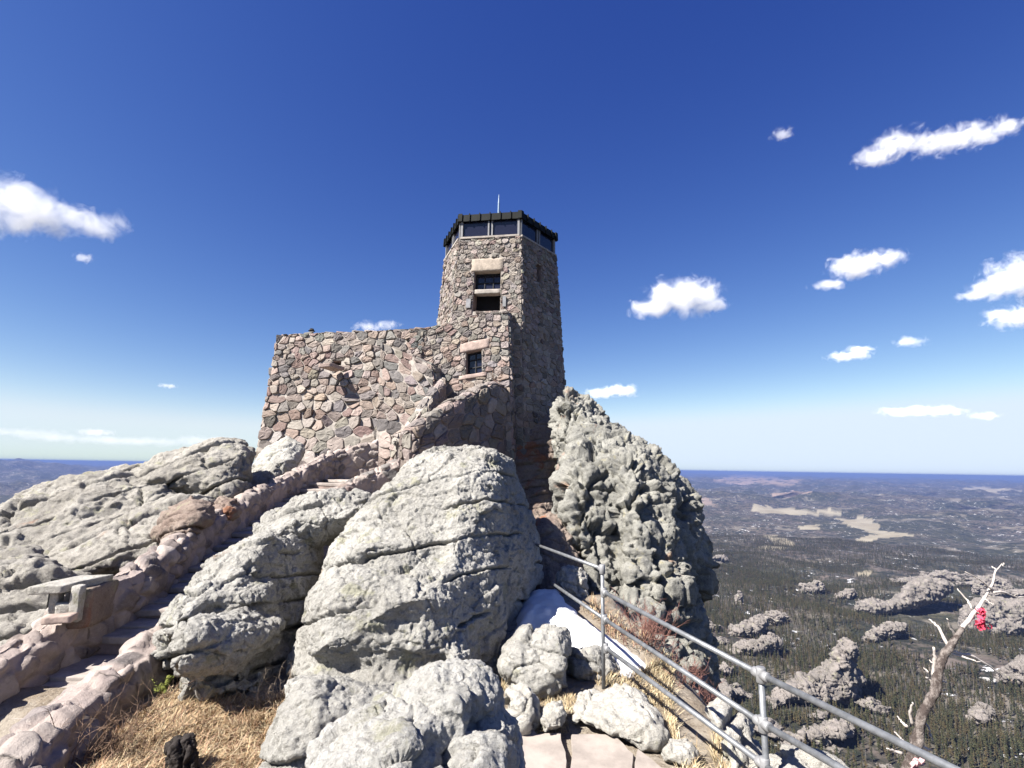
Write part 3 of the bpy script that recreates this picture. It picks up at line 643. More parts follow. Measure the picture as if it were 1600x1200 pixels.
F_ = [(k, (k + 1) % 6, 6 + (k + 1) % 6, 6 + k) for k in range(6)] + [(6 + k, 6 + (k + 1) % 6, 12 + (k + 1) % 6, 12 + k) for k in range(6)] + [(12 + k, 12 + (k + 1) % 6, 18) for k in range(6)] + [(k, 19 + k, 19 + (k + 1) % 6, (k + 1) % 6) for k in range(6)]
roof = rf.add(V, F_).build('roof', M['roof_metal'], tower)
seam = MB()
for k in range(6):
    a0, b0, a1, b1 = up(ro[(k - 1) % 6], zr0), up(ro[k], zr0), up(top[(k - 1) % 6], zr1), up(top[k], zr1)
    e = (b0 - a0) / np.linalg.norm(b0 - a0); n = np.array([e[1], -e[0], 0])
    if np.dot(n, (a0 + b0) / 2 - np.array([TX, TY, 0])) < 0: n = -n
    for i in range(7):
        t = i / 6; q0, q1 = a0 + (b0 - a0) * t, a1 + (b1 - a1) * t; wd = .024 if 0 < i < 6 else .09
        if i in (0, 6): q0, q1 = q0 + e * (.06 if i == 0 else -.06), q1 + e * (.06 if i == 0 else -.06)
        MB().box((q0 + q1) / 2 + n * .02 + np.array([0, 0, .02]), e * wd, n * .035, (q1 - q0) / 2 + np.array([0, 0, .025])).build('roof_seam', M['roof_metal'], roof)
pb = P(779, 331, 26); pt_ = P(779, 304, 26)
MB().tube([np.array([pb[0], TY, zr1 + .1]), np.array([pb[0], TY, (pb[2] + pt_[2]) / 2]), np.array([pb[0], TY, pt_[2]])], [.065, .05, .012], 8).build('lightning_rod', M['rod'], roof)

# front block of the tower (with the small window) and its shaded right side
BL, BR, TL, TR = P(640, 735, 23.0), P(800, 735, 21.6), P(655, 489.5, 22.95), P(794, 487, 22.3)
blk = Loft([[BL, BR], [TL, TR]])
h_b = px_rect(blk, 728, 547, 753, 584); ms, bk = MB(), MB()
lr = px_rect(blk, 719, 532, 765, 547); sr = px_rect(blk, 718, 584, 761, 591)
# ragged left part of the top is hidden in front of the tower; cut it along the terrace wall top
blk = Loft([[BL, P(690, 735, 22.55), BR], [P(655, 517, 22.95), P(692, 503, 22.75), P(757, 489, 22.45)], ][:2]) if False else blk
topL = Loft([[P(640, 735, 23.0), P(690, 735, 22.6), P(757, 735, 21.95), BR], [P(640, 518, 22.95), P(694, 506, 22.75), P(757, 489, 22.42), TR]])
def to(L, r4): 
    x0, y0, x1, y1 = r4; xm, ym = (x0 + x1) / 2, (y0 + y1) / 2; u0 = L.find(x0, ym)[0]; u1 = L.find(x1, ym)[0]; v0 = L.find(xm, y1)[1]; v1 = L.find(xm, y0)[1]; return (u0, u1, v0, v1)
h_b, lr, sr = to(topL, (728, 547, 753, 584)), to(topL, (719, 532, 765, 547)), to(topL, (718, 584, 761, 591))
v, f, c = masonry(topL, lambda t: .28 + .07 * (1 - t), 201, .06, .015, PAL_W, [h_b, lr, sr], .02); ms.add(v, f, c)
v, f = backing(topL, [h_b]); bk.add(v, f)
BRb, TRb = P(818, 735, 24.3), P(812, 500, 24.4)
sd = Loft([[BR, BRb], [TR, TRb]]); v, f, c = masonry(sd, .30, 203, .06, .015, PAL_W); ms.add(v, f, c); v, f = backing(sd); bk.add(v, f)
tp = [TL * .3 + TR * .7, TR, TRb, TRb + np.array([-1.6, .25, 0])]
bk.add([P(640, 518, 22.95), P(694, 506, 22.75), P(757, 489, 22.42), TR, TRb, TRb + np.array([-2.2, .3, 0])], [(0, 1, 2, 3, 4, 5)])
bk.build('entrance_block', M['mortar'], tower); ms.build('block_stone', M['stone'], tower)['kind'] = 'stuff'
dark, jm = MB(), MB(); opening(topL, h_b, .6, jm, dark); jm.build('window_jamb', M['mortar_brown'], tower); dark.build('unlit_black_panel', M['black'], tower)
lin(topL, lr, .4, .06, 7, 'pink_stone', 'window_lintel', tower); lin(topL, sr, .35, .10, 8, 'pink_stone', 'window_sill', tower)
glazing(topL, h_b, .3, 2, 3, tower)

# terrace wall
ctrlB = [P(396, 740, 23.2), P(470, 740, 22.9), P(560, 740, 22.5), P(640, 740, 22.2)]
ctrlT = [P(434, 524.5, 24.2), P(500, 521, 23.9), P(590, 518, 23.4), P(664, 514, 22.97)]
ter = Loft([ctrlB, ctrlT]); wall = empty('terrace_wall', (ctrlB[0] + ctrlB[-1]) / 2, 'high sloping rubble wall of pink and grey stones with a drain spout, left of the tower', 'wall')
nich = to(ter, (520, 564, 533, 571)); ms, bk = MB(), MB()
v, f, c = masonry(ter, lambda t: .29 + .27 * (1 - t) ** 1.4, 301, .10, .016, PAL_W, [nich], .03, flat=.75, cut=1, jit=.38, tilt=.04); ms.add(v, f, c)
v, f = backing(ter, [nich]); bk.add(v, f)
lft = Loft([[P(396, 740, 23.2) + np.array([-.35, 4, 0]), P(396, 740, 23.2)], [P(434, 524.5, 24.2) + np.array([.0, 3.4, 0]), P(434, 524.5, 24.2)]])
v, f, c = masonry(lft, .42, 303, .08, .015, PAL_W); ms.add(v, f, c); v, f = backing(lft); bk.add(v, f)
tk = np.array([.05, .55, -.02]); cp = Loft([ctrlT, [p + tk for p in ctrlT]]); v, f, c = masonry(cp, .40, 305, .06, .015, PAL_W); ms.add(v, f, c); v, f = backing(cp); bk.add(v, f)
inn = Loft([[p + tk for p in ctrlT][::-1], [p + tk - np.array([0, 0, 2.]) for p in ctrlT][::-1]]); v, f = backing(inn); bk.add([x for x in v], [q[::-1] for q in f])
bk.build('mortar_wall', M['mortar'], wall); ms.build('wall_stone', M['stone'], wall)['kind'] = 'stuff'
dark, jm = MB(), MB(); opening(ter, nich, .5, jm, dark); jm.build('drain_jamb', M['mortar_brown'], wall); dark.build('drain_black_panel', M['black'], wall)
sp = P(519, 575, 22.75); n = ter.nrm(*ter.find(526, 575)); ex = np.array([1, 0, 0.]); 
rough_block(MB(), P(523, 577, 23.0) + n * .28, np.array([.27, 0, 0.03]), n * .45 + np.array([-.10, 0, -.05]), np.array([0, 0, .085]), 11, .03, 6).build('drain_spout', M['stone'] if False else M['pink_stone'], wall, True)
tfl = [ctrlT[0] + (.3, .6, 0), ctrlT[-1] + (.3, .6, 0), ctrlT[-1] + (.3, 3.4, 0), ctrlT[0] + (.3, 3.4, 0)]
zf = P(487, 516, 25.1)[2] - 1.72
mesh_obj('terrace_floor', [[p[0], p[1], zf] for p in tfl] + [[p[0], p[1], zf - .2] for p in tfl], [(0, 1, 2, 3), (7, 6, 5, 4), (0, 4, 5, 1), (1, 5, 6, 2), (2, 6, 7, 3), (3, 7, 4, 0)], M['flag'])['kind'] = 'structure'

# buttress end of the terrace wall, with the curved inner parapet of the stair
def wall_thing(name, label, faces, pal, size, seed, prot=.07, mort=.016, mat='mortar', cat='wall', flat=.75):
    ms, bk = MB(), MB(); pts = np.concatenate([L.r.reshape(-1, 3) for L in faces]); lo = pts.min(0); hi = pts.max(0)
    e = empty(name, ((lo[0] + hi[0]) / 2, (lo[1] + hi[1]) / 2, lo[2]), label, cat)
    for i, L in enumerate(faces):
        v, f, c = masonry(L, size, seed + i, prot, mort, pal, (), .02, flat=flat, jit=.38, tilt=.04); ms.add(v, f, c); v, f = backing(L, (), .3, .3); bk.add(v, f)
    bk.build('mortar_core', M[mat], e); ms.build('wall_stone', M['stone'], e)['kind'] = 'stuff'; return e
B0 = [P(585, 735, 21.9), P(630, 735, 21.6), P(684, 720, 21.2)]; T0 = [P(596, 536, 22.75), P(634, 552, 22.4), P(675, 571, 21.95)]
bt = np.array([.35, 1.1, .0])
f1 = Loft([B0, T0]); f2 = Loft([[B0[-1], B0[-1] + bt], [T0[-1], T0[-1] + bt]]); f3 = Loft([T0, [p + bt * .9 for p in T0]])
wall_thing('wall_buttress', 'stepped end of the terrace wall with a dark vertical edge beside the small window', [f1, f2, f3], PAL_W, .42, 320)
def parapet(name, label, path, w, h, pal, size, seed, prot=.05, mort=.045, mat='mortar_brown', batter=.06, rightdrop=0., cat='wall', lump=0):
    pts = np.array(path, float); n = len(pts); t = np.gradient(pts[:, :2], axis=0); t /= np.linalg.norm(t, axis=1)[:, None]
    rt = np.stack([t[:, 1], -t[:, 0], np.zeros(n)], 1); Z = np.array([0, 0, 1.]); h = np.asarray(h) * np.ones(n)
    wob = fbm(pts, .9, 2, seed)[:, None] * .05
    rows = [pts + rt * (w / 2 + batter) - Z * (h + rightdrop)[:, None], pts + rt * (w / 2) - Z * .16, pts + rt * w * .36 - Z * .03 + Z * wob, pts - rt * w * .0 + Z * (.02 + wob), pts - rt * w * .36 - Z * .03 + Z * wob, pts - rt * w / 2 - Z * .16, pts - rt * (w / 2 + batter) - Z * h[:, None]]
    L = Loft(rows[::1]); ms, bk = MB(), MB(); e = empty(name, pts.mean(0) - Z * h.mean(), label, cat)
    if lump:                             # rubble bedded in flush mortar: one lumpy body
        v, f = backing(L, (), .036, .036); v = np.array(v); uu = np.repeat(0, 1); q = v / np.array([lump, lump, lump * .8]); q = q + .22 * np.stack([fbm(v, .3, 2, seed + 7 + i) for i in range(3)], 1)
        f1, f2, cid, fac = worley(q, seed); m = sstep(.03, .20, f2 - f1) * (cid > .22); ctr = np.array([0, 0, 0.])
        gu, gv = sorted(set(np.round(v[:, 0], 9))), None
        F_ = np.array(f); e1 = v[F_[:, 2]] - v[F_[:, 0]]; e2 = v[F_[:, 3]] - v[F_[:, 1]]; fn = np.cross(e1, e2); N = np.zeros_like(v)
        for k_ in range(4):
            for ax_ in range(3): N[:, ax_] += np.bincount(F_[:, k_], fn[:, ax_], len(v))
        N /= np.linalg.norm(N, axis=1)[:, None] + 1e-12
        d_ = m * (.035 + .05 * hash1(cid * 255, 3) + .10 * lump * fac) + .05 * fbm(v, .45, 3, seed) + .022 * fbm(v, .09, 3, seed + 2, .6)
        d_ -= .05 * sstep(.15, .0, f2 - f1) * sstep(-.1, .3, fbm(v, .6, 2, seed + 4))
        pc_ = np.array([c for c, _ in pal]); pi_ = (hash1(cid * 255, 5) * len(pal) * .999).astype(int); cc = pc_[pi_] * (.75 + .5 * hash1(cid * 255, 9))[:, None]; mc_ = np.array((.43, .355, .32)); cc = cc * m[:, None] + mc_ * (1 - m[:, None]); cc *= (1 + .35 * fbm(v, .5, 3, seed + 11))[:, None]
        mesh_obj('rubble_body', v + N * d_[:, None], F_, M['stone'], e, True, cc)
        en = MB()
        for i in (0, -1): en.add([r_[i] for r_ in rows], [tuple(range(7))])
        en.build('end_face', M[mat], e); return e
    v, f, c = masonry(L, size, seed, prot, mort, pal, (), 0, flat=.5, jit=.42, tilt=.012, cut=2); v = np.array(v); v = v + np.stack([fbm(v, .5, 3, seed + i) for i in range(3)], 1) * .09; ms.add(v, f, c)
    v, f = backing(L, (), .09, .09); v = np.array(v); v = v + np.stack([fbm(v, .5, 3, seed + i) for i in range(3)], 1) * .09; bk.add(v, f)
    for i in (0, -1):
        bk.add([r_[i] for r_ in rows], [tuple(range(7))]); q = (0, 6) if i == 0 else (6, 0); m_ = (1, 5) if i == 0 else (5, 1)
        E = Loft([[rows[q[1]][i], rows[q[0]][i]], [rows[m_[1]][i] + Z * .06, rows[m_[0]][i] + Z * .06]]); v, f, c = masonry(E, size * .8, seed + 9, prot, .015, pal, (), .02); ms.add(v, f, c)
    bk.build('mortar_core', M[mat], e); ms.build('wall_stone', M['stone'], e)['kind'] = 'stuff'; return e
def dense(path, n):
    p = np.array(path); s = np.concatenate([[0], np.cumsum(np.linalg.norm(np.diff(p, axis=0), axis=1))]); u = np.linspace(0, s[-1], n)
    q = np.stack([np.interp(u, s, p[:, i]) for i in range(3)], 1)
    for _ in range(2): q[1:-1] = (q[:-2] + 2 * q[1:-1] + q[2:]) / 4
    return q
parapet('stair_parapet', 'inner curved stair parapet with a lit sloping top against the terrace wall', dense([P(616, 685, 19.7), P(640, 660, 20.1), P(658, 634, 20.7), P(676, 610, 21.4), P(690, 590, 22.2)], 12), .45, [1.6] * 12, PAL_W, .34, 340, mat='mortar')
parapet('stair_parapet', 'outer curved stair parapet of boulders coloured darker for shade, rising in front of the small window', dense([P(636, 668, 17.6), P(660, 655, 18.15), P(700, 630, 19.1), P(735, 612, 20.1), P(765, 598, 21.2), P(781, 600, 21.9), P(796, 625, 22.6)], 18), .5, np.linspace(1.9, 3.2, 18), [((c_[0] * .75, c_[1] * .75, c_[2] * .75), w_) for c_, w_ in PAL_S], .46, 350, .09, .03, mat='mortar_brown', batter=.12, rightdrop=.6)  # stone palette darkened to put shade into the side turned from the sun

# lower stairway: two parapets, steps, stone box
NP = dense([P(-60, 1245, 4.1), P(40, 1158, 4.65), P(110, 1092, 5.3), P(180, 1040, 6.05), P(250, 990, 6.9), P(305, 948, 8.0), P(360, 880, 10.0), P(430, 812, 13.2), P(500, 770, 15.6), P(560, 742, 17.2), P(640, 712, 18.2)], 46)
FP_ = dense([P(-150, 1110, 5.6), P(-30, 1040, 6.3), P(60, 988, 7.1), P(92, 968, 7.45), P(112, 925, 7.55), P(160, 905, 8.0), P(205, 897, 8.6), P(250, 861, 9.6), P(300, 826, 11.0), P(350, 796, 12.5), P(400, 766, 14.5), P(450, 741, 17.0), P(520, 706, 19.5), P(590, 690, 20.3)], 52)
NPL = dense([P(-60, 1245, 4.1), P(40, 1158, 4.65), P(110, 1092, 5.3), P(180, 1040, 6.05), P(250, 990, 6.9), P(300, 957, 7.7)], 26)
parapet('stairway_wall', 'near rubble side wall of the lower stairway, pinkish with a rounded top, beside dry grass', NPL, .50, np.linspace(1.0, 1.2, 26), PAL_S, .24, 360, .04, .05, lump=.30)
NPU = dense([P(425, 822, 13.2), P(500, 776, 15.6), P(560, 746, 17.2), P(640, 714, 18.2)], 20)
parapet('stairway_wall', 'short upper side wall of the stairway with reddish stones, just below the terrace wall', NPU, .46, np.linspace(1.2, 1.2, 20), PAL_W, .34, 365, .06, .03, lump=.40)
parapet('stairway_wall', 'far rubble side wall of the lower stairway, carrying the capped stone box', FP_, .42, np.linspace(1.0, 1.3, 52), PAL_S, .28, 370, .045, .045, lump=.34)
stair = empty('stone_stairway', (NP[10] + FP_[10]) / 2 - np.array([0, 0, 1.]), 'flight of flat reddish stone steps climbing between two rubble walls', 'stairway')
k = 0; u = .06
seg = np.linalg.norm(np.diff((NP), axis=0), axis=1).sum()
nst = 26
for k in range(nst):
    t0, t1 = k / nst, (k + 1.22) / nst
    def at(A, t): 
        x = min(t, 1) * (len(A) - 1); i = min(int(x), len(A) - 2); return A[i] * (1 - x + i) + A[i + 1] * (x - i)
    a0, a1 = at(NP, .10 + .86 * t0), at(NP, .10 + .86 * t1)
    def near(p): return FP_[np.argmin(np.linalg.norm(FP_[:, :2] - p[:2], axis=1))]
    b0, b1 = near(a0), near(a1); z = b0[2] - .60 if b0[1] > 8.2 else min(a0[2] - .40, b0[2] - .5)
    c = (a0 + a1 + b0 + b1) / 4; ax = ((b0 - a0) + (b1 - a1)) / 4; ay = ((a1 - a0) + (b1 - b0)) / 4; ax[2] = ay[2] = 0; c[2] = z
    if np.linalg.norm(ay) < .03: continue
    rough_block(MB(), c, ax, ay, np.array([0, 0, .05]), 400 + k, .02, 6).build('step', M['tread'], stair, True)
    MB().box(c - np.array([0, 0, .32]), ax, ay * .9, np.array([0, 0, .27])).build('riser', M['mortar_brown'], stair)
# stone box on the wall
bc = P(118, 944, 7.55); box = empty('stone_box', bc - np.array([0, 0, .45]), 'small stone box under a flat white capstone, on the far stairway wall', 'stone box')
dirx = np.array([.98, .2, 0]); diry = np.array([-.2, .98, 0])
q0 = P(108, 911, 7.5)
rough_block(MB(), P(113, 912, 7.5), dirx * .21, diry * .36 + dirx * .12, np.array([0, 0, .055]), 31, .02, 7).build('capstone', M['rock_pale'], box, True)
rough_block(MB(), P(88, 940, 7.3), dirx * .05, diry * .07, np.array([0, 0, .20]), 33, .02, 5).build('jamb', M['rock_pale'], box, True)
rough_block(MB(), P(121, 943, 7.3), dirx * .06, diry * .07, np.array([0, 0, .23]), 35, .03, 5).build('jamb', M['rock_pale'], box, True)
rough_block(MB(), P(104, 952, 7.3), dirx * .11, diry * .08, np.array([0, 0, .10]), 37, .03, 5).build('sill_stone', M['rock_pale'], box, True)
rough_block(MB(), P(146, 942, 7.7), dirx * .13, diry * .36, np.array([0, 0, .26]), 39, .04, 6).build('side_block', M['rock_warm'], box, True)
MB().box(P(106, 938, 7.72), dirx * .24, diry * .02, np.array([0, 0, .30])).build('dark_back', M['black'], box)  # black panel in place of the shade inside the box
rough_block(MB(), P(95, 966, 7.15), dirx * .17, diry * .09, np.array([0, 0, .05]), 41, .03, 5).build('base_stone', M['pink_stone'], box, True)
# ------------------------------------------------------------------ ground of the summit, far terrain
EDX = np.array([-3., 3.5, 4.2, 5.0, 6.0, 7.5, 10., 14., 20., 30.]); EDV = np.array([2.9, 2.75, 2.45, 2.15, 2.05, 1.95, 1.4, 1.4, 2.4, 5.])
def h_near(x, y):
    p = np.stack([x, y, np.zeros_like(x)], 1)
    z = -2.50 + .06 * np.clip(y - 5.2, 0, 2) + .17 * np.clip(y - 7, 0, 30) - .12 * sstep(-.6, -1.6, x) * sstep(9, 6, y)
    z = z - 1.3 * sstep(-2.4, -3.6, x) * sstep(6.0, 9.0, y) - .55 * sstep(-4.0, -5.0, x) * sstep(7., 5., y) - 3.4 * sstep(-.8, .4, x) * sstep(8.8, 12., y) * sstep(24, 20, y)
    e = np.clip(x - np.interp(y, EDX, EDV) + .25 * fbm(p, .9, 3, 2), 0, 50); z = z - 1.5 * e ** 1.25
    e = np.clip(-9.5 - x, 0, 50); z = z - .55 * e ** 1.2
    e = np.clip(y - 27, 0, 60); z = z - 1.1 * e
    return z + .07 * fbm(p, .8, 4, 5) + .02 * fbm(p, .15, 3, 6)
def h1n(p): return float(h_near(np.array([p[0]]), np.array([p[1]]))[0])
xs = np.arange(-20, 11, .1); ys = np.arange(-4, 36, .1); X, Y = np.meshgrid(xs, ys, indexing='ij'); Z = h_near(X.ravel(), Y.ravel())
i, j = np.meshgrid(np.arange(len(xs) - 1), np.arange(len(ys) - 1), indexing='ij'); a = (i * len(ys) + j).ravel()
t = NT('summit dirt'); p = t.pos()
c = t.mix(t.ramp(t.noise(p, 1.6, 6, .65), .4, .62), (.28, .225, .165), (.40, .35, .285)); c = t.mix(t.ramp(t.noise(p, 11, 6, .7), .5, .72), c, (.13, .10, .075))
c = t.mix(t.math('MULTIPLY', t.ramp(t.noise(p, 38, 4, .7), .56, .66), .6), c, (.48, .44, .38))
M['dirt'] = t.done(c, t.bump(t.noise(p, 24, 8, .7), .9, .04))
mesh_obj('ground', np.stack([X.ravel(), Y.ravel(), Z], 1), np.stack([a, a + len(ys), a + len(ys) + 1, a + 1], 1), M['dirt'], None, True)['kind'] = 'structure'
def ground_at(px, py):
    r = ray(px, py); tt = np.linspace(1.5, 16, 1500); q = r[None] * (tt / r[1])[:, None]; b_ = q[:, 2] < h_near(q[:, 0], q[:, 1]); return q[np.argmax(b_)]

HR = np.array([0, 12, 30, 60, 120, 250, 480, 900, 2000, 4600, 12500, 30000, 52000, 70000.]); HZ = np.array([-18, -18, -34, -60, -105, -165, -208, -236, -292, -364, -425, -430, -400, -380.])
def h_far(x, y, detail=True):
    r = np.hypot(x, y); z = np.interp(np.log(r + 1), np.log(HR + 1), HZ); p = np.stack([x, y, 0 * x], 1)
    z = z + sstep(250, 1200, r) * (34 * fbm(p, 560, 4, 3, ridged=True)) + sstep(1500, 5000, r) * 55 * fbm(p, 2100, 4, 4, ridged=True) + sstep(5000, 14000, r) * (70 * fbm(p, 5200, 4, 8) + 45 * fbm(p, 3000, 3, 9, ridged=True))
    a_ = np.arctan2(x, y); z = z + sstep(2500, 6000, r) * 150 * fbm(p, 1300, 4, 14, ridged=True) + sstep(8000, 14000, r) * 95 * fbm(p, 1900, 3, 15, ridged=True); z = z + sstep(9000, 15000, r) * sstep(26000, 18000, r) * sstep(-.62, -.80, a_) * 190
    return z
az = np.concatenate([np.linspace(-1.12, 1.12, 1000), np.linspace(1.12, 2 * math.pi - 1.12, 70)[1:-1]])
th = np.concatenate([np.linspace(1.2, .48, 30), np.linspace(.478, .06, 230), np.linspace(.0585, .006, 170)])
rr = 300 / np.tan(th); rr = np.concatenate([[9, 14, 20, 30, 45, 60, 80], rr[rr > 100], [55000, 62000, 70000]])
A, B = np.meshgrid(rr, az, indexing='ij'); X, Y = (A * np.sin(B)).ravel(), (A * np.cos(B)).ravel(); Z = h_far(X, Y)
def march(px, py):
    r = ray(px, py); tt = np.geomspace(200, 60000, 4000); q = r[None] / np.hypot(r[0], r[1]) * tt[:, None]; b_ = q[:, 2] < h_far(q[:, 0], q[:, 1])
    return q[np.argmax(b_)] if b_.any() else q[-1]
def inpoly(px, py, poly):
    ins = np.zeros(len(px), bool); n = len(poly)
    for k in range(n):
        (x0, y0), (x1, y1) = poly[k], poly[(k + 1) % n]
        if y0 == y1: continue
        c = (y0 > py) != (y1 > py); ins ^= c & (px < (x1 - x0) * (py - y0) / (y1 - y0) + x0)
    return ins
MEAD = [[(1300,806),(1330,811),(1345,806),(1365,814),(1374,826),(1392,831),(1430,836),(1412,839),(1375,841),(1340,847),(1335,843),(1372,835),(1348,827),(1322,818)],
        [(1172,795),(1200,789),(1215,794),(1262,800),(1292,794),(1315,803),(1262,803),(1222,804),(1190,800)],
        [(1192,838),(1212,836),(1238,853),(1214,860),(1178,858),(1205,850)], [(1508,762),(1530,760),(1578,765),(1592,767),(1540,767)],
        [(1247,822),(1280,820),(1282,829),(1255,828)], [(1335,895),(1358,892),(1360,899),(1338,902)]]
TAN = [[(1115,748),(1150,741),(1192,742),(1255,750),(1242,757),(1190,758),(1150,756)], [(1208,771),(1240,764),(1266,772),(1236,777)], [(1085,775),(1105,778),(1128,791),(1090,790)]]
wob = np.stack([fbm(np.stack([X, Y, 0 * X], 1), 260, 3, 30 + k) for k in range(2)], 1) * np.clip(np.hypot(X, Y) * .012, 0, 220)[:, None]
col = np.zeros((len(X), 3), np.float32)
for k, L in enumerate((MEAD, TAN)):
    for pl in L:
        w = np.array([march(*q)[:2] for q in pl]); a_ = w.mean(0); m = inpoly(X + wob[:, 0], Y + wob[:, 1], [tuple(q) for q in w]); col[m, k] = 1
na, nr = len(az), len(rr); i, j = np.meshgrid(np.arange(nr - 1), np.arange(na), indexing='ij'); i, j = i.ravel(), j.ravel(); j2 = (j + 1) % na
t = NT('forested hills'); p = t.pos(); at = t.node('ShaderNodeAttribute', attribute_name='Col').outputs['Color']
sep = t.node('ShaderNodeSeparateColor', {0: at})
big = t.noise(p, .0011, 6, .6); med = t.noise(p, .006, 7, .65); fin = t.noise(p, .035, 6, .75)
c = t.mix(t.ramp(big, .42, .58), (.060, .058, .034), (.115, .095, .078))
c = t.mix(t.ramp(t.noise(p, .004, 6, .65), .5, .62), c, (.135, .108, .092))
c = t.mix(t.ramp(fin, .42, .60), c, (.014, .017, .012))
vo = t.node('ShaderNodeTexVoronoi', {'Vector': p, 'Scale': .055}).outputs['Distance']; c = t.mix(t.math('MULTIPLY', t.ramp(vo, .5, .15), .8), c, (.020, .026, .013))
c = t.mix(t.math('MULTIPLY', t.ramp(t.noise(p, .0045, 9, .75), .55, .60), .8), c, (.20, .175, .14))
c = t.mix(t.math('MULTIPLY', t.ramp(t.noise(p, .012, 9, .75), .645, .665), .8), c, (.58, .56, .54))
c = t.mix(t.math('MULTIPLY', t.ramp(t.noise(p, .05, 6, .7), .60, .63), t.ramp(t.noise(p, .007, 4, .6), .50, .56)), c, (.75, .75, .77))
c = t.mix(t.math('MULTIPLY', sep.outputs[1], t.ramp(t.noise(p, .004, 8, .7), .40, .52)), c, (.30, .225, .18))
mm_ = t.math('MULTIPLY', sep.outputs[0], t.ramp(t.noise(p, .02, 7, .7), .32, .40)); c = t.mix(mm_, c, t.mix(t.ramp(med, .4, .6), (.36, .32, .235), (.29, .25, .175)))
M['terrain'] = t.done(c, t.bump(fin, .6, 6.0), .95)
ter_o = mesh_obj('terrain', np.stack([X, Y, Z], 1), np.stack([i * na + j, i * na + j2, (i + 1) * na + j2, (i + 1) * na + j], 1), M['terrain'], None, True, col); ter_o['kind'] = 'structure'

# ------------------------------------------------------------------ flagstones, snow
fl = MB()
for s_, pl in enumerate(([(800,1152),(878,1146),(886,1200),(884,1290),(790,1290)], [(893,1149),(962,1151),(992,1181),(985,1240),(892,1240)], [(998,1172),(1036,1204),(1060,1290),(990,1290),(992,1195)], [(815,1128),(838,1150),(800,1150)])):
    w = [PZ(x, y, -2.455) for x, y in pl]; n = len(w); c = np.mean(w, 0)
    ring = []
    for k in range(n):
        for q in range(8): ring.append(w[k] * (1 - q / 8) + w[(k + 1) % n] * q / 8)
    ring = np.array(ring); ring = ring + np.stack([fbm(ring, .25, 3, 50 + k) for k in range(3)], 1) * .03 * np.array([1, 1, .15]); m = len(ring)
    ring2 = c + (ring - c) * .97 + (0, 0, .018); g = ring - (0, 0, .08)
    fl.add(np.concatenate([g, ring, ring2, [c + (0, 0, .016)]]), [(k, (k + 1) % m, m + (k + 1) % m, m + k) for k in range(m)] + [(m + k, m + (k + 1) % m, 2 * m + (k + 1) % m, 2 * m + k) for k in range(m)] + [(2 * m + k, 2 * m + (k + 1) % m, 3 * m) for k in range(m)])
fl.build('path', M['flag'])['kind'] = 'structure'
SN = [(795,990),(806,968),(812,936),(832,920),(870,915),(888,938),(912,962),(945,985),(980,1008),(1018,1034),(985,1050),(955,1046),(930,1030),(900,1020),(885,1002),(868,990),(832,985)]
xs = np.arange(-.2, 2.9, .035); ys = np.arange(5.4, 10.5, .035); X, Y = np.meshgrid(xs, ys, indexing='ij'); Z = h_near(X.ravel(), Y.ravel()); q = np.stack([X.ravel(), Y.ravel(), Z], 1)
ras, x0, y0, st = poly_raster(SN, 120); px, py = proj(q + np.array([0, 0, .05])); ii = np.clip(((px - x0) / st).astype(int), 0, ras.shape[0] - 1); jj = np.clip(((py - y0) / st).astype(int), 0, ras.shape[1] - 1)
d = ras[ii, jj] * (q[:, 1] / FPX) + .05 * fbm(q, .3, 3, 77); q[:, 2] += np.where(d > 0, .22 * (1 - np.exp(-np.clip(d, 0, 2) / .16)), d * 1.2) + .05 * fbm(q, .45, 4, 78) + .012 * fbm(q, .08, 3, 79) - .012
keep = d > -.15; i, j = np.meshgrid(np.arange(len(xs) - 1), np.arange(len(ys) - 1), indexing='ij'); a = (i * len(ys) + j).ravel(); Q = np.stack([a, a + len(ys), a + len(ys) + 1, a + 1], 1); Q = Q[keep[Q].all(1)]
u, inv = np.unique(Q, return_inverse=True)
o = mesh_obj('snow', q[u], inv.reshape(-1, 4), M['snow'], None, True); props(o, 'patch of white snow between boulders behind the railing', 'snow', None, 'stuff')

# ------------------------------------------------------------------ pipe railing
def rail_post(top_px, d, base_px, parent):
    tp = P(*top_px, d); b_ = np.array([tp[0], tp[1], h1n(tp) - .12]); return tp, b_
p1t = P(941, 889, 6.2); p2t = P(1189, 1054, 3.95)
g1, g2 = h1n(p1t), h1n(p2t); RZ = .0215
rl = empty('metal_railing', (p1t[0], p1t[1], g1), 'galvanised three rail pipe railing running down along the cliff edge', 'railing')
def tube(name, pts, r, mat='galv', par=rl, n=14): return MB().tube(pts, r, n).build(name, M[mat], par, True)
pm1, pl1 = P(944, 967, 6.2), P(946, 1012, 6.2); pm2, pl2 = P(1192, 1131, 3.95), P(1195, 1196, 3.95)
for tp, g in ((p1t, g1), (p2t, g2)): tube('post', [np.array([tp[0], tp[1], g - .15]), tp], RZ)
po1 = P(943, 925, 6.2)
p3t, p3m, p3l = P(1492, 1203, 2.75), P(1470, 1290, 2.75), P(1478, 1420, 2.75)
tube('top_rail', [P(838, 851, 8.4), p1t], RZ); tube('top_rail', [po1, p2t], RZ); tube('top_rail', [p2t, p3t, p3t + (p3t - p2t) * .6], RZ)
tube('middle_rail', [P(862, 911, 8.2), pm1], RZ); tube('middle_rail', [pm1, pm2], RZ); tube('middle_rail', [pm2, p3m], RZ)
tube('bottom_rail', [pl1, pl2], RZ); tube('bottom_rail', [pl2, p3l], RZ)
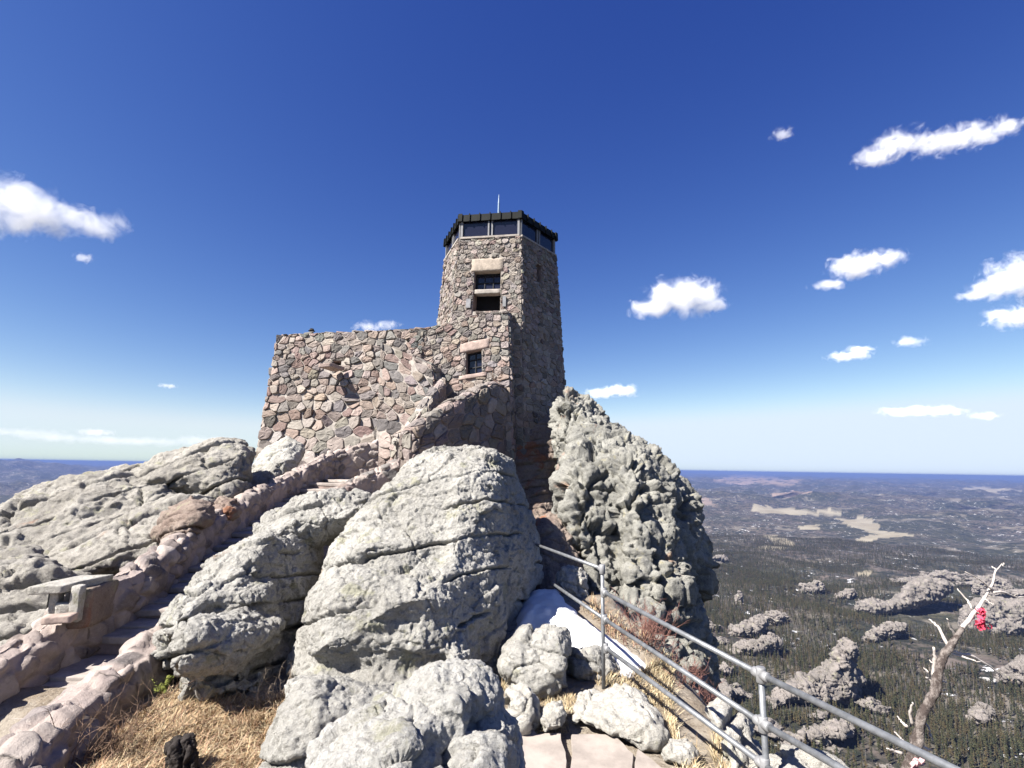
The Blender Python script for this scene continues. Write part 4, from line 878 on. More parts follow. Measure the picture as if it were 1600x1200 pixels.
for c, dirs in ((p1t, (p1t - P(838, 851, 8.4),)), (po1, (po1 - p2t,)), (pm1, (pm1 - pm2,)), (pl1, (pl1 - pl2,)), (p2t, (p2t - po1, p2t - p3t)), (pm2, (pm2 - pm1, pm2 - p3m)), (pl2, (pl2 - pl1,))):
    mb = MB().tube([c - (0, 0, .055), c - (0, 0, .05), c + (0, 0, .045), c + (0, 0, .05)], [.030, .0345, .0345, .030], 14)
    for dv in dirs:
        dv = -dv / np.linalg.norm(dv); mb.tube([c, c + dv * .065, c + dv * .07], [.034, .034, .029], 14)
    mb.build('pipe_fitting', M['fitting'], rl, True)
tube('post', [np.array([p3t[0], p3t[1], h1n(p3t) - .2]), p3t], RZ)

# ------------------------------------------------------------------ dead tree with a tied red ribbon
t = NT('dead bark'); p = t.pos(); n = t.noise(t.vscale(p, (1, 1, .6)), 22, 7, .7)
M['bark'] = t.done(t.mix(t.ramp(n, .42, .60), (.11, .085, .075), (.36, .31, .28)), t.bump(t.noise(p, 40, 6, .75), 1., .03))
M['bleached'] = m_plain('bleached dead wood', (.60, .54, .49), .85, .2, 20, .006)
D0 = 3.55
def pp(L): return [P(x, y, D0 + dz) for x, y, dz in L]
trk = [(1408,1300,0,15),(1415,1210,0,15),(1430,1168,0,14),(1440,1122,0,13),(1460,1082,0,13),(1466,1045,0,12),(1478,1018,.02,11),(1492,1000,.03,8.5),(1509,976,.05,6.5),(1524,956,.06,5.5),(1535,941,.07,4.2),(1549,914,.09,3.2),(1557,891,.10,2.2),(1566,879,.11,1.2)]
a = np.array(trk, float); s = np.linspace(0, len(a) - 1, 90); a = np.stack([np.interp(s, np.arange(len(a)), a[:, k]) for k in range(4)], 1)
pts = np.array([P(x, y, D0 + dz) for x, y, dz, _ in a]); rad = a[:, 3] * .47 * D0 / FPX * (1 + .22 * fbm(pts, .09, 3, 5)); pts = pts + np.stack([fbm(pts, .16, 2, 60 + k) for k in range(3)], 1) * .014
dt = empty('dead_tree', (pts[0][0], pts[0][1], pts[0][2]), 'leafless bent dead tree with bleached twigs beyond the railing, pink red ribbon tied on it', 'tree')
ku = int(len(pts) * .60); MB().tube(list(pts[:ku]), list(rad[:ku]), 14, rough=.09).build('trunk', M['bark'], dt, True); MB().tube(list(pts[ku - 1:]), list(rad[ku - 1:]), 12, rough=.06).build('upper_stem', M['bleached'], dt, True)
BR_ = [([(1483,1012),(1470,985),(1461,974),(1452,967)], 4.2), ([(1495,997),(1486,981),(1480,966)], 3), ([(1489,1018),(1520,1025),(1545,1040),(1566,1056)], 4), ([(1488,1021),(1512,1029),(1531,1034)], 3), ([(1518,952),(1512,938),(1494,919)], 3), ([(1550,922),(1532,906),(1508,894)], 2.5),
       ([(1551,925),(1572,925),(1588,933),(1606,932)], 3), ([(1586,931),(1590,928)], 1.6), ([(1557,893),(1552,887),(1549,885)], 2), ([(1459,1058),(1461,1030),(1460,1013)], 6), ([(1460,1040),(1453,1032)], 2.5), ([(1456,1066),(1448,1058)], 3), ([(1468,1064),(1478,1066)], 3), ([(1426,1132),(1422,1110),(1427,1097)], 4.2), ([(1418,1136),(1403,1120)], 3.6),
       ([(1438,1122),(1448,1132),(1453,1143)], 4), ([(1414,1160),(1398,1143)], 3), ([(1410,1178),(1386,1170)], 4), ([(1440,1166),(1457,1174)], 4), ([(1452,1145),(1458,1158)], 2.6), ([(1546,930),(1534,933)], 2.4), ([(1540,938),(1552,944)], 2), ([(1535,978),(1549,986)], 2.6), ([(1568,880),(1566,884)], 1.5), ([(1450,1050),(1443,1043)], 2)]
for k, (L, r) in enumerate(BR_):
    q = np.array([P(x, y, D0 + .07 - .03 * i_ * (1 if k % 2 else -1)) for i_, (x, y) in enumerate(L)]); s = np.linspace(0, len(q) - 1, 12); q = np.stack([np.interp(s, np.arange(len(q)), q[:, c]) for c in range(3)], 1); q[1:] += RNG.normal(size=(11, 3)) * .003
    MB().tube(list(q), list(np.linspace(r, r * .38, 12) * D0 / FPX * .62), 8, rough=.06, seed=k).build('branch', M['bleached'], dt, True)
t = NT('red ribbon'); M['ribbon'] = t.done((.85, .09, .16)); t = NT('pink ribbon'); M['ribbon_pink'] = t.done((.72, .42, .43))
def ribbon(name, label, cx, cy, w, h, mat, n, dd):
    mb = MB(); rg = np.random.default_rng(n)
    for k in range(n):
        c = P(cx + rg.normal() * w * .28, cy + rg.uniform(-.5, .5) * h, dd + rg.normal() * .02); r = rg.uniform(.006, .016); wd = rg.uniform(.006, .012); ph = rg.uniform(0, 6); ax = rg.normal(size=3); ax /= np.linalg.norm(ax); b_ = np.cross(ax, (0.3, .2, 1)); b_ /= np.linalg.norm(b_); e = np.cross(ax, b_); v = []
        m = 9
        for q in range(m):
            an = ph + q / (m - 1) * rg.uniform(3.5, 5.5); o_ = c + (b_ * math.cos(an) + e * math.sin(an)) * r + np.array([0, 0, -.012 * q / m]); v += [o_ - ax * wd, o_ + ax * wd]
        mb.add(v, [(2 * q, 2 * q + 1, 2 * q + 3, 2 * q + 2) for q in range(m - 1)])
    return props(mb.build(name, mat), label, 'ribbon')
ribbon('red_ribbon', 'bunch of bright pinkish red ribbon tied round the thin upper trunk of the dead tree', 1534, 966, 14, 31, M['ribbon'], 40, D0 + .03)
ribbon('pink_ribbon', 'faded pink ribbon tied low on the dead tree at the bottom edge', 1431, 1192, 11, 16, M['ribbon_pink'], 18, D0 - .08)

# ------------------------------------------------------------------ dry grass, twigs, stump, green sprig
def m_attr(name, rough=.9, trans=0):
    t = NT(name); a_ = t.node('ShaderNodeAttribute', attribute_name='Col').outputs['Color']; return t.done(a_, None, rough)
M['blade'] = m_attr('dry blades')
def grass(label, poly, n, l0, l1, lean, cols, seed, wid=.004):
    rg = np.random.default_rng(seed); w = np.array([ground_at(x, y)[:2] for x, y in poly]); lo, hi = w.min(0), w.max(0); q = rg.uniform(lo, hi, size=(n * 5, 2)); q = q[inpoly(q[:, 0], q[:, 1], [tuple(k) for k in w])]
    den = fbm(np.stack([q[:, 0], q[:, 1], 0 * q[:, 0]], 1), .35, 3, seed); q = q[den + rg.uniform(-.35, .5, len(q)) > 0][:n]; n = len(q)
    z = h_near(q[:, 0], q[:, 1]); an = rg.uniform(0, 2 * math.pi, n) ; cl = fbm(np.stack([q[:, 0], q[:, 1], 0 * z], 1), .5, 2, seed + 1) * 5
    an = np.where(rg.random(n) < .6, cl + rg.normal(size=n) * .6, an); ln = rg.uniform(l0, l1, n) * (1 + .5 * (rg.random(n) < .06)); le = rg.uniform(.3, 1.25, n) * lean
    V = np.zeros((n, 7, 3)); d = np.stack([np.cos(an), np.sin(an), 0 * an], 1); s_ = np.stack([-np.sin(an), np.cos(an), 0 * an], 1) * (wid * rg.uniform(.6, 1.3, n))[:, None]
    b0 = np.stack([q[:, 0], q[:, 1], z - .01], 1)
    for k, tt in enumerate((0, .4, .75)):
        c = b0 + d * (ln * le * tt ** 1.6)[:, None] + np.array([0, 0, 1]) * (ln * (tt - .38 * le * tt ** 2))[:, None]; V[:, 2 * k], V[:, 2 * k + 1] = c - s_ * (1 - .4 * tt), c + s_ * (1 - .4 * tt)
    V[:, 6] = b0 + d * (ln * le)[:, None] + np.array([0, 0, 1]) * (ln * (1 - .38 * le))[:, None]
    b_ = np.arange(n)[:, None] * 7; tri = np.concatenate([b_ + np.array([k])for k in ((0, 1, 3), (0, 3, 2), (2, 3, 5), (2, 5, 4), (4, 5, 6))])
    cc = np.array(cols)[rg.integers(0, len(cols), n)] * rg.uniform(.7, 1.2, n)[:, None]
    o = mesh_obj('dry_grass', V.reshape(-1, 3), tri, M['blade'], None, False, np.repeat(cc, 7, 0)); return props(o, label, 'grass', None, 'stuff')
STR = [(.66, .55, .34), (.56, .43, .25), (.70, .61, .42), (.46, .34, .20), (.62, .49, .32)]
BRN = [(.64, .50, .31), (.52, .37, .21), (.42, .28, .16), (.68, .56, .37), (.50, .31, .21)]
grass('matted straw coloured grass in the hollow between the stairway wall and the boulders', [(90,1250),(150,1175),(215,1115),(262,1086),(300,1098),(380,1098),(440,1098),(465,1075),(470,1110),(440,1170),(425,1280),(90,1300)], 34000, .05, .17, 1.15, BRN, 1, .0035)
grass('straw coloured grass strip under the railing along the cliff edge', [(930,1072),(965,1058),(1005,1048),(1050,1046),(1098,1085),(1112,1125),(1150,1190),(1180,1250),(1110,1270),(1092,1195),(1045,1150),(1035,1112),(985,1083)], 13000, .05, .17, .9, STR, 2, .003)
grass('short dry grass between the blocky boulder and the flat pale rock', [(762,1060),(778,1015),(790,1075),(835,1090),(895,1080),(900,1100),(890,1145),(835,1150),(800,1100)], 2600, .03, .11, .9, STR, 3, .003)
grass('dry grass tufts at the foot of the crag behind the far railing post', [(905,950),(935,945),(965,985),(1010,1000),(1050,1025),(1060,1045),(1010,1025),(960,1000)], 1800, .10, .32, .8, BRN, 4, .005)
def shrub(name, label, cat, base, n, ln, spread, mat, seed, up=1.0, bias=(0, 0, 0), r0=.006):
    rg = np.random.default_rng(seed); mb = MB(); base = np.asarray(base)
    def twig(p, d, l, r, lev):
        q = [p]; d = d / np.linalg.norm(d)
        for k in range(6):
            d = d + rg.normal(size=3) * .14; d /= np.linalg.norm(d); q.append(q[-1] + d * l / 6)
            if lev and rg.random() < .65: twig(q[-1], d + rg.normal(size=3) * .6, l * .45, r * .6, lev - 1)
        mb.tube(q, list(np.linspace(r, r * .3, 7)), 5, cap=False)
    for k in range(n):
        o_ = base + np.array([rg.normal() * spread, rg.normal() * spread, 0]); o_[2] = h1n(o_) - .02 if abs(h1n(o_) - base[2]) < .8 else base[2]
        twig(o_, np.array([rg.normal() * .5, rg.normal() * .5, up]) + np.asarray(bias), ln * rg.uniform(.6, 1.2), r0, 2)
    return props(mb.build(name, mat, None, True), label, cat)
M['twig'] = m_plain('brown twigs', (.22, .145, .10), .9, .3, 30, .003); M['twig_red'] = m_plain('reddish twigs', (.26, .13, .105), .9, .3, 30, .003); M['twig_pale'] = m_plain('pale twigs', (.42, .34, .26), .9, .3, 30, .003)
shrub('dry_bush', 'leafless brown twig bush against the shaded face of the near stairway wall', 'bush', ground_at(140, 1195), 22, .55, .16, M['twig'], 1, 1.0, (.5, .1, 0), .005)
shrub('dry_bush', 'rust brown dead bush at the dark foot of the crag', 'bush', P(1015, 1008, 7.4), 40, .42, .20, M['twig_red'], 2, 1.2, (0, 0, 0), .006)
shrub('dry_bush', 'small reddish leafless bush at the cliff edge under the middle rail', 'bush', ground_at(1085, 1080), 26, .26, .13, M['twig_red'], 3, 1.0, (.3, 0, 0), .004)
shrub('dry_bush', 'thin pale twigs growing from the dark gap left of the tallest boulder', 'bush', ground_at(440, 1100), 12, .34, .12, M['twig_pale'], 4, 1.0, (-.2, 0, 0), .0035)
sd_ = ground_at(285, 1225)[1]; M['char'] = m_plain('charred wood', (.035, .028, .025), .9, .5, 25, .03)
rock('burnt_stump', [Pc([(258,1260),(263,1205),(266,1172),(274,1158),(284,1164),(291,1153),(301,1160),(304,1180),(311,1210),(316,1260)], sd_ + .05, -.001, 0, .10, .05, 2.2)], .012, M['char'], dict(fb=((.03, .2, 3),), kn=((.03, (.05, .05, .3), .1, 2),), rid=((.02, .06, 3),)), 1, 91, .02, label='dark charred stump in the straw grass at the bottom edge', cat='stump', wscale=.15)
gp = ground_at(252, 1092); mb = MB(); rg = np.random.default_rng(3)
for k in range(9):
    d = np.array([rg.normal() * .5, rg.normal() * .4 - .3, 1.]); d /= np.linalg.norm(d); l = rg.uniform(.12, .26)
    for q in range(22):
        c = gp + np.array([0, 0, .05]) + d * l * q / 21 + np.array([.03, -.05, 0]) * (q / 21) ** 2; s_ = rg.normal(size=3); s_ -= d * np.dot(s_, d); s_ /= np.linalg.norm(s_); e = (s_ + d * .6) * .035; w_ = np.cross(d, s_) * .006
        mb.add([c - w_, c + w_, c + e], [(0, 1, 2)])
props(mb.build('green_sprig', m_plain('yellow green needles', (.17, .19, .035), .8, .3, 40, 0)), 'small yellow green sprig in the dark corner by the stairway wall', 'plant')
# ------------------------------------------------------------------ granite outcrops on the slope below
OUT = [
 ([(1213,1092),(1235,1066),(1270,1051),(1294,1040),(1309,1006),(1325,998),(1339,1012),(1336,1040),(1347,1062),(1337,1092),(1300,1102),(1250,1100)], 'large pale granite outcrop with a pointed top in the middle of the forested slope'),
 ([(1335,954),(1340,939),(1365,935),(1385,942),(1410,925),(1420,910),(1450,902),(1480,908),(1492,916),(1470,936),(1440,947),(1400,956),(1360,962)], 'broad lumpy granite outcrop on the ridge left of the dead tree top'),
 ([(1498,988),(1502,955),(1520,940),(1545,931),(1575,938),(1612,934),(1640,985),(1560,996)], 'big pinkish granite dome behind the red ribbon, at the right edge'),
 ([(1520,928),(1525,908),(1545,899),(1572,906),(1584,920),(1576,930)], 'smooth granite dome just above the big pinkish dome'),
 ([(1249,930),(1255,915),(1275,909),(1289,915),(1281,929)], 'small grey outcrop alone among dead trees, above the middle of the slope'),
 ([(1137,995),(1145,978),(1165,975),(1185,963),(1198,970),(1193,987),(1170,998)], 'two humped granite outcrop just right of the crag'),
 ([(1138,1024),(1150,1007),(1180,1001),(1207,992),(1218,998),(1212,1016),(1170,1026)], 'long low rock rib just below the two humped outcrop'),
 ([(1145,947),(1150,930),(1156,923),(1162,932),(1161,946)], 'thin standing granite pinnacle close to the crag edge'),
 ([(1349,1001),(1365,983),(1390,973),(1417,978),(1407,992),(1370,1004)], 'low slanting grey outcrop right above the pointed outcrop'),
 ([(1514,1132),(1520,1110),(1535,1101),(1553,1110),(1556,1128),(1535,1137)], 'small two knobbed outcrop right of the dead tree trunk'),
 ([(1558,1064),(1575,1045),(1600,1027),(1640,1032),(1630,1072),(1580,1072)], 'grey outcrop cut by the right edge below the pinkish dome'),
 ([(1241,1164),(1250,1143),(1290,1134),(1325,1127),(1333,1147),(1290,1166)], 'rough outcrop seen between the top and middle rails'),
 ([(1180,975),(1190,962),(1210,955),(1228,962),(1222,975),(1200,980)], 'jumble of small grey rocks above the two humped outcrop'),
 ([(1300,938),(1315,926),(1332,920),(1340,926),(1325,936)], 'narrow grey ledge left of the broad lumpy outcrop'),
]
outc = []
for k, (pl, lab) in enumerate(OUT):
    xs_, ys_ = [q[0] for q in pl], [q[1] for q in pl]; base = march((min(xs_) + max(xs_)) / 2, max(ys_) - 3); d = base[1]; sc_ = d / FPX; w_ = (max(xs_) - min(xs_)) * sc_; hh = (max(ys_) - min(ys_)) * sc_
    T = max(min(w_ * .35, 26), 8); vox = max(w_ / 60, .55); kk = 9.
    # main body plus sub blocks
    pcs = [Pc(pl, d + T * .6, -.10 * d / 400, 0, T, min(hh * .45, 12), 2.3)]
    st = S_OUT
    o = rock('granite_outcrop', pcs, vox, M['rock_far'], st, 1, 70 + k, max(2.5, min(w_, 60) * .09), wscale=7., label=lab, cat='outcrop'); outc.append((base[0], base[1] + T * .5, w_ * .5))

rgo = np.random.default_rng(5); small = []
for k in range(4):
    bx = [(-1, -.55), (-.6, -.2), (-.2, -.75), (.15, -1), (.45, -.35), (.9, -.2), (1.0, .3), (-.9, .35)]
    pl = [(1300 + 40 * (a_ + rgo.normal() * .2), 960 + 18 * (b_ + rgo.normal() * .25)) for a_, b_ in bx]
    o = rock('granite_outcrop', [Pc(pl, 300, -.1, 0, 10, 5, 2.3)], .8, M['rock_far'], dict(S_OUT, k=5.), 1, 130 + k, 2.2, wscale=5.)
    COL.objects.unlink(o); small.append(o)
n_ = 0
while n_ < 110:
    a_ = rgo.uniform(.30, .86); r_ = math.sqrt(rgo.uniform(430 ** 2, 1900 ** 2)); x_, y_ = r_ * math.sin(a_), r_ * math.cos(a_)
    if fbm(np.array([[x_, y_, 0.]]), 420, 3, 44)[0] < .02: continue
    n_ += 1; o = small[rgo.integers(0, 4)].copy(); COL.objects.link(o); o.location = (x_, y_, float(h_far(np.array([x_]), np.array([y_]))[0]) - rgo.uniform(0, 3)); s_ = rgo.uniform(.5, 1.5) * (.6 + r_ / 1700); outc.append((x_, y_ - 6, 13 * s_)); o.scale = (s_ * rgo.uniform(.7, 1.5), s_, s_ * rgo.uniform(.6, 1.1)); o.rotation_euler = (0, 0, rgo.uniform(-.6, .6))
    props(o, 'small half buried grey outcrop among the trees on the valley slope', 'outcrop', 'small outcrops scattered in the forest')
# ------------------------------------------------------------------ forest: one mass far off, the nearest pines one by one
def pine(name, hgt, dead, seed, mat, tris=150, rad=.2):
    rg = np.random.default_rng(seed); mb = MB(); mb.tube([np.zeros(3), np.array([0, 0, hgt * .6]), np.array([rg.normal() * .1, 0, hgt])], [hgt * .014, hgt * .011, .02], 5, (.10, .085, .07) if not dead else (.22, .195, .18), False)
    n = tris if not dead else 22
    for k in range(n):
        f_ = rg.uniform(.16 if not dead else .3, 1.0) ** .85; z = hgt * f_; an = rg.uniform(0, 6.283); R_ = hgt * rad * (1.06 - f_) ** .75 * rg.uniform(.35, 1.15) * (.75 + .5 * math.sin(f_ * 31 + an))
        d = np.array([math.cos(an), math.sin(an), rg.uniform(-.45, .1)]); s_ = np.array([-d[1], d[0], 0.]) + rg.normal(size=3) * .2
        if dead: mb.add([[0, 0, z], d * R_ * .9 + (0, 0, z + R_ * .2), d * R_ * .9 + (0, 0, z + R_ * .2 + .12)], [(0, 1, 2)], (.22, .195, .18))
        else:
            w_ = hgt * .05 * rg.uniform(.6, 1.3); c = np.array([(.058, .068, .030), (.085, .078, .036), (.045, .058, .032)][seed % 3]) * rg.uniform(.55, 1.5) * np.array([rg.uniform(.9, 1.4), 1, 1]); b_ = d * R_ * .25 + np.array([0, 0, z])
            mb.add([b_ - s_ * w_, b_ + s_ * w_, d * R_ + (0, 0, z + rg.normal() * .1)], [(0, 1, 2)], c)
    return mb.build(name, mat, None, False, (0, 0, 0))
M['pine'] = m_attr('pine needles and bark')
protos = [pine('pine_tree', h, dead, 500 + k, M['pine'], n_, r_) for k, (h, dead, n_, r_) in enumerate([(11, 0, 170, .22), (13.5, 0, 190, .19), (9, 0, 150, .27), (11, 1, 0, .14), (8, 1, 0, .17), (12, 0, 120, .17)])]
pc = bpy.data.collections.new('pine_kinds')
for o in protos: COL.objects.unlink(o); pc.objects.link(o)
rg = np.random.default_rng(21); N = 260000
az_ = rg.uniform(.20, .92, N); r_ = np.sqrt(rg.uniform(330 ** 2, 2700 ** 2, N)); keep = rg.random(N) < np.clip(800 / r_, .22, 1.0); az_, r_ = az_[keep], r_[keep]
x, y = r_ * np.sin(az_), r_ * np.cos(az_); q = np.stack([x, y, 0 * x], 1); den = fbm(q, 160, 4, 33); dn2 = fbm(q, 500, 3, 34)
keep = den + .5 * dn2 + rg.uniform(-.22, .30, len(x)) > -.02
for ox, oy, ow in outc: keep &= (np.hypot((x - ox) / (ow * .95 + 2), (y - oy) / (ow * .6 + 8)) > 1) | (rg.random(len(x)) < .12)
x, y, r_, q = x[keep], y[keep], r_[keep], q[keep]; z = h_far(x, y); kd = fbm(q, 240, 3, 35) + rg.normal(size=len(x)) * .22
kind = np.where(kd > .27, rg.integers(3, 5, len(x)), np.array([0, 1, 2, 5])[rg.integers(0, 4, len(x))]); scl = rg.uniform(.45, 1.05, len(x)); rot = rg.uniform(0, 6.28, len(x))
order = np.argsort(r_); green = [i_ for i_ in order if kind[i_] < 3 or kind[i_] == 5][:90]; dead_ = [i_ for i_ in order if kind[i_] in (3, 4)][:30]; single = set(green + dead_)
for i_ in green + dead_:
    o = protos[kind[i_]].copy(); COL.objects.link(o); o.location = (x[i_], y[i_], z[i_] - .2); o.rotation_euler = (0, 0, rot[i_]); o.scale = (scl[i_],) * 3
    d_ = kind[i_] in (3, 4); o.name = 'dead_pine_tree' if d_ else 'pine_tree'
    props(o, 'bare grey dead pine among green pines on the near slope below the railing' if d_ else 'dark green pine on the near slope below the railing', 'tree', 'dead pines on the near slope' if d_ else 'green pines on the near slope')
rest = np.array([i_ for i_ in range(len(x)) if i_ not in single]); print('trees', len(x))
me = bpy.data.meshes.new('forest'); me.from_pydata([(x[i_], y[i_], z[i_] - .2) for i_ in rest], [], [])
for nm, arr, ty in (('scl', scl[rest], 'FLOAT'), ('rot', rot[rest], 'FLOAT'), ('kind', kind[rest], 'INT')):
    me.attributes.new(nm, ty, 'POINT').data.foreach_set('value', arr.astype(np.float32 if ty == 'FLOAT' else np.int32))
fo = bpy.data.objects.new('forest', me); COL.objects.link(fo); props(fo, 'far forest of green and dead grey pines covering the valley slopes', 'forest', None, 'stuff')
ng = bpy.data.node_groups.new('forest', 'GeometryNodeTree'); ng.interface.new_socket('Geometry', in_out='INPUT', socket_type='NodeSocketGeometry'); ng.interface.new_socket('Geometry', in_out='OUTPUT', socket_type='NodeSocketGeometry')
gi, go = ng.nodes.new('NodeGroupInput'), ng.nodes.new('NodeGroupOutput'); ip = ng.nodes.new('GeometryNodeInstanceOnPoints'); ci = ng.nodes.new('GeometryNodeCollectionInfo'); ci.inputs['Collection'].default_value = pc; ci.inputs['Separate Children'].default_value = True; ci.inputs['Reset Children'].default_value = True
def named(nm, ty):
    n = ng.nodes.new('GeometryNodeInputNamedAttribute'); n.data_type = ty; n.inputs['Name'].default_value = nm; return n.outputs['Attribute']
cx = ng.nodes.new('ShaderNodeCombineXYZ'); ng.links.new(named('rot', 'FLOAT'), cx.inputs[2]); ip.inputs['Pick Instance'].default_value = True
ng.links.new(gi.outputs[0], ip.inputs['Points']); ng.links.new(ci.outputs[0], ip.inputs['Instance']); ng.links.new(named('kind', 'INT'), ip.inputs['Instance Index']); ng.links.new(cx.outputs[0], ip.inputs['Rotation']); ng.links.new(named('scl', 'FLOAT'), ip.inputs['Scale']); ng.links.new(ip.outputs[0], go.inputs[0])
fo.modifiers.new('trees', 'NODES').node_group = ng

# ------------------------------------------------------------------ visitor behind the terrace wall (only hat and shoulders show)
hp = P(487, 519, 25.1); fz = zf; pv = np.array([hp[0], hp[1], fz])
def skin(name, chains, mat, parent, lev=2):
    me = bpy.data.meshes.new(name); v, e, r = [], [], []; key = {}
    for ch in chains:
        last = None
        for (p_, rad_) in ch:
            k = tuple(np.round(p_, 4))
            if k not in key: key[k] = len(v); v.append(tuple(p_)); r.append(rad_)
            if last is not None: e.append((last, key[k]))
            last = key[k]
    me.from_pydata(v, e, []); o = bpy.data.objects.new(name, me); COL.objects.link(o); m = o.modifiers.new('skin', 'SKIN'); me.skin_vertices.new() if not me.skin_vertices else None
    for i_, rad_ in enumerate(r): me.skin_vertices[0].data[i_].radius = (rad_, rad_); me.skin_vertices[0].data[i_].use_root = i_ == 0
    s_ = o.modifiers.new('sub', 'SUBSURF'); s_.levels = s_.render_levels = lev
    me2 = bpy.data.meshes.new_from_object(o.evaluated_get(bpy.context.evaluated_depsgraph_get())); bpy.data.objects.remove(o); me2.materials.clear(); me2.materials.append(mat)
    me2.polygons.foreach_set('use_smooth', np.ones(len(me2.polygons), bool)); o = bpy.data.objects.new(name, me2); COL.objects.link(o); o.parent = parent; return o
pe = empty('person', pv, 'person in a dark hat, only head and shoulders showing above the terrace wall', 'person')
V3 = lambda *a_: np.array(a_, float)
pel = V3(0, 0, .95); nk = V3(0, 0, 1.46)
bod = [[(pel, .15), (V3(0, 0, 1.15), .14), (V3(0, 0, 1.34), .15), (nk, .06), (V3(0, -.01, 1.55), .075), (V3(0, -.02, 1.62), .095), (V3(0, -.01, 1.70), .07)]]
for s_ in (-1, 1):
    bod.append([(V3(0, 0, 1.34), .15), (V3(.19 * s_, 0, 1.38), .065), (V3(.27 * s_, .0, 1.12), .05), (V3(.25 * s_, -.12, .90), .038), (V3(.24 * s_, -.17, .82), .035)])
    bod.append([(pel, .15), (V3(.10 * s_, 0, .86), .10), (V3(.11 * s_, -.01, .50), .065), (V3(.11 * s_, .02, .10), .045), (V3(.12 * s_, -.12, .05), .04)])
skin('body', bod, m_plain('dark clothing', (.03, .035, .06), .9, .2, 10, .002), pe)
hm = MB(); ring = lambda r, z_: [V3(r * math.cos(a_), r * math.sin(a_) - .01, z_) for a_ in np.linspace(0, 2 * math.pi, 17)[:-1]]
rs = [(.17, 1.675), (.17, 1.685), (.112, 1.70), (.105, 1.77), (.08, 1.80), (.01, 1.81)]; v = sum([ring(*q) for q in rs], [])
hm.add([pv + q for q in v], [(a_ * 16 + k, a_ * 16 + (k + 1) % 16, (a_ + 1) * 16 + (k + 1) % 16, (a_ + 1) * 16 + k) for a_ in range(5) for k in range(16)]).build('hat', m_plain('dark hat', (.025, .022, .022), .9, .2, 10, .002), pe, True)
fm = MB()
for s_ in (-1, 1): rough_block(fm, pv + V3(.033 * s_, -.105, 1.63), (.012, 0, 0), (0, .006, 0), (0, 0, .006), 3, .001, 2)
fm.build('eyes', M['black'], pe); rough_block(MB(), pv + V3(0, -.118, 1.60), (.012, 0, 0), (0, .018, 0), (0, 0, .025), 4, .001, 2).build('nose', m_plain('skin', (.35, .2, .15), .7, .1, 10, 0), pe, True)
shrub('dry_twig', 'thin dead twig sticking up from the end of the outer stair parapet', 'twig', P(779, 600, 21.4), 4, .55, .05, M['twig'], 9, 1.3, (-.2, 0, 0), .012)

# ------------------------------------------------------------------ clouds (lobed bodies of scattering air, far above the haze)
CL = [
 ('large bright white cloud cut by the left edge', 'k', [(-30,318,85,52),(40,322,62,40),(85,340,60,26),(135,350,52,20),(178,346,30,17)]),
 ('tiny faint cloud puff under the large left cloud', 'k', [(131,403,15,8)]),
 ('tiny faint cloud high above the crag side of the sky', 'k', [(1222,210,20,9)]),
 ('long slanting cloud streak at the upper right', 'k', [(1372,243,36,18),(1410,225,48,17),(1470,222,50,16),(1530,210,50,15),(1575,198,32,9)]),
 ('round topped white cloud floating right of the tower', 'k', [(1015,482,36,14),(1050,465,46,32),(1085,465,48,30),(1112,475,28,18)]),
 ('flat leaning cloud left of the right edge clouds', 'k', [(1340,415,46,19),(1378,405,36,14),(1292,446,26,8)]),
 ('big white cloud at the right edge, upper of two', 'k', [(1600,432,58,36),(1555,450,42,20),(1518,463,26,9)]),
 ('smaller lumpy cloud at the right edge, under the big one', 'k', [(1592,494,48,18),(1560,491,26,9)]),
 ('small flat cloud just above the crag skyline', 'k', [(940,614,30,9),(965,611,36,10)]),
 ('thin pale cloud under the flat leaning cloud', 'k', [(1326,556,34,8),(1345,546,22,6)]),
 ('faint little cloud left of the lumpy right edge cloud', 'k', [(1422,534,26,8)]),
 ('long thin cloud low above the right horizon', 'k', [(1415,643,42,7),(1455,642,46,8)]),
 ('small cloud low at the right horizon near the edge', 'k', [(1538,650,22,7)]),
 ('small wispy cloud behind the terrace wall top', 'k', [(575,511,26,9),(605,509,22,9)]),
 ('wispy cloud bank low above the left horizon', 'k', [(30,676,60,8),(100,684,70,8),(170,688,60,8),(240,690,60,8),(330,690,70,9)]),
 ('tiny white cloud over the left horizon bank', 'k', [(150,675,28,6)]),
 ('tiny thin cloud left of the terrace wall', 'k', [(262,603,15,4)]),
]
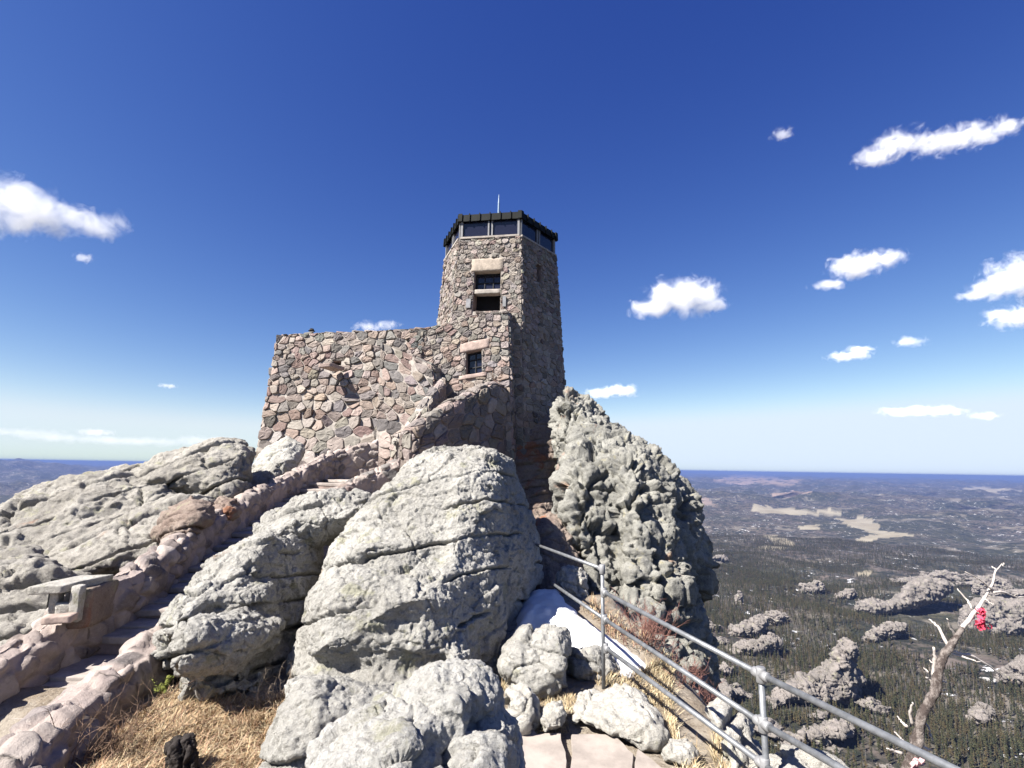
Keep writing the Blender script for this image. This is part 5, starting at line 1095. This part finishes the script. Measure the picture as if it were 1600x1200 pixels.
def cloud(lab, lobes, seed):
    cx_ = np.mean([l[0] for l in lobes]); cy_ = np.mean([l[1] for l in lobes]); r = ray(cx_, cy_); el = r[2] / math.hypot(r[0], r[1]); hgt = 1500.; dist = min(hgt / max(el, .03), 42000.)
    dY = dist * r[1] / math.hypot(r[0], r[1]); k = dY / FPX; cs, rs_ = [], []
    for i_, (lx, ly, rx, ry) in enumerate(lobes):
        c = P(lx, ly, dY); sc_ = np.linalg.norm(c) / np.linalg.norm(c[1]); cs.append(c); rs_.append(np.array([rx * k * 1.0, max(rx, ry) * k * .8, ry * k * 1.0]))
    mb = MB(); bm_ = bmesh.new(); bmesh.ops.create_icosphere(bm_, subdivisions=3, radius=1.0); sv = np.array([v_.co for v_ in bm_.verts]); sf = [[v_.index for v_ in f_.verts] for f_ in bm_.faces]; bm_.free()
    # one closed hull round the lobes
    lo = np.min([c - r_ * 1.45 for c, r_ in zip(cs, rs_)], 0); hi = np.max([c + r_ * 1.45 for c, r_ in zip(cs, rs_)], 0); n = 44; vx = (hi - lo) / (n - 1)
    G = np.stack(np.meshgrid(*[np.linspace(0, 1, n)] * 3, indexing='ij'), -1).reshape(-1, 3) * (hi - lo) + lo
    f_ = np.min([np.linalg.norm((G - c) / (r_ * 1.3), axis=1) - 1 for c, r_ in zip(cs, rs_)], 0).reshape(n, n, n)
    V, Q = surface_nets(f_.astype(np.float32), np.zeros(3), 1.0); V = lo + V * vx
    t = NT('cloud vapour'); p = t.pos(); f0 = None
    for c, r_ in zip(cs, rs_):
        q = t.node('ShaderNodeVectorMath', {0: p, 1: tuple(c)}, operation='SUBTRACT').outputs[0]; q = t.vscale(q, tuple(1 / r_)); l = t.node('ShaderNodeVectorMath', {0: q}, operation='LENGTH').outputs['Value']
        l = t.math('SUBTRACT', 1.0, l); f0 = l if f0 is None else t.math('MAXIMUM', f0, l)
    rm = min(r_[2] for r_ in rs_); rx_ = max(r_[0] for r_ in rs_); S_ = 1 / (.55 * rm + .25 * rx_ * .5)
    nz = t.noise(t.node('ShaderNodeVectorMath', {0: p, 1: (seed * 911., seed * 77., 0)}, operation='ADD').outputs[0], S_ * .6, 9, .64, .5)
    d = t.math('ADD', f0, t.math('MULTIPLY', t.math('SUBTRACT', nz, .5), 3.4)); d = t.math('MULTIPLY', t.ramp(d, .05, .95), (1.3 if len(lobes) == 5 and lobes[0][1] > 600 else 5.5 if rx_ / k > 33 else 2.0) / (rx_ * 1.6))
    pv_ = t.node('ShaderNodeVolumeScatter', {'Color': (.8, .8, .8), 'Density': d, 'Anisotropy': -.25}); t.l.new(pv_.outputs[0], t.out.inputs['Volume']); t.n.remove(t.b)
    o = mesh_obj('cloud', V, Q, t.m); props(o, lab, 'cloud')
for k, (lab, _, lobes) in enumerate(CL): cloud(lab, lobes, k + 1)

# ------------------------------------------------------------------ the blue air between here and the far hills
Z_TOP = 17.5; HAZE = 7e-5
t = NT('haze'); t.n.remove(t.b); pvn = t.node('ShaderNodeVolumePrincipled', {'Color': (.135, .20, .43), 'Density': HAZE, 'Anisotropy': 0.0}); pvn.inputs['Density Attribute'].default_value = ''; pvn.inputs['Color Attribute'].default_value = ''; pvn.inputs['Temperature Attribute'].default_value = ''
t.l.new(pvn.outputs[0], t.out.inputs['Volume']); t.m.cycles.homogeneous_volume = True
hb = MB().box((0, 0, (float(Z_TOP) - 900) / 2), (76000, 0, 0), (0, 76000, 0), (0, 0, (float(Z_TOP) + 900) / 2)).build('haze', t.m); props(hb, 'pale blue haze over the far hills', 'haze', None, 'stuff')
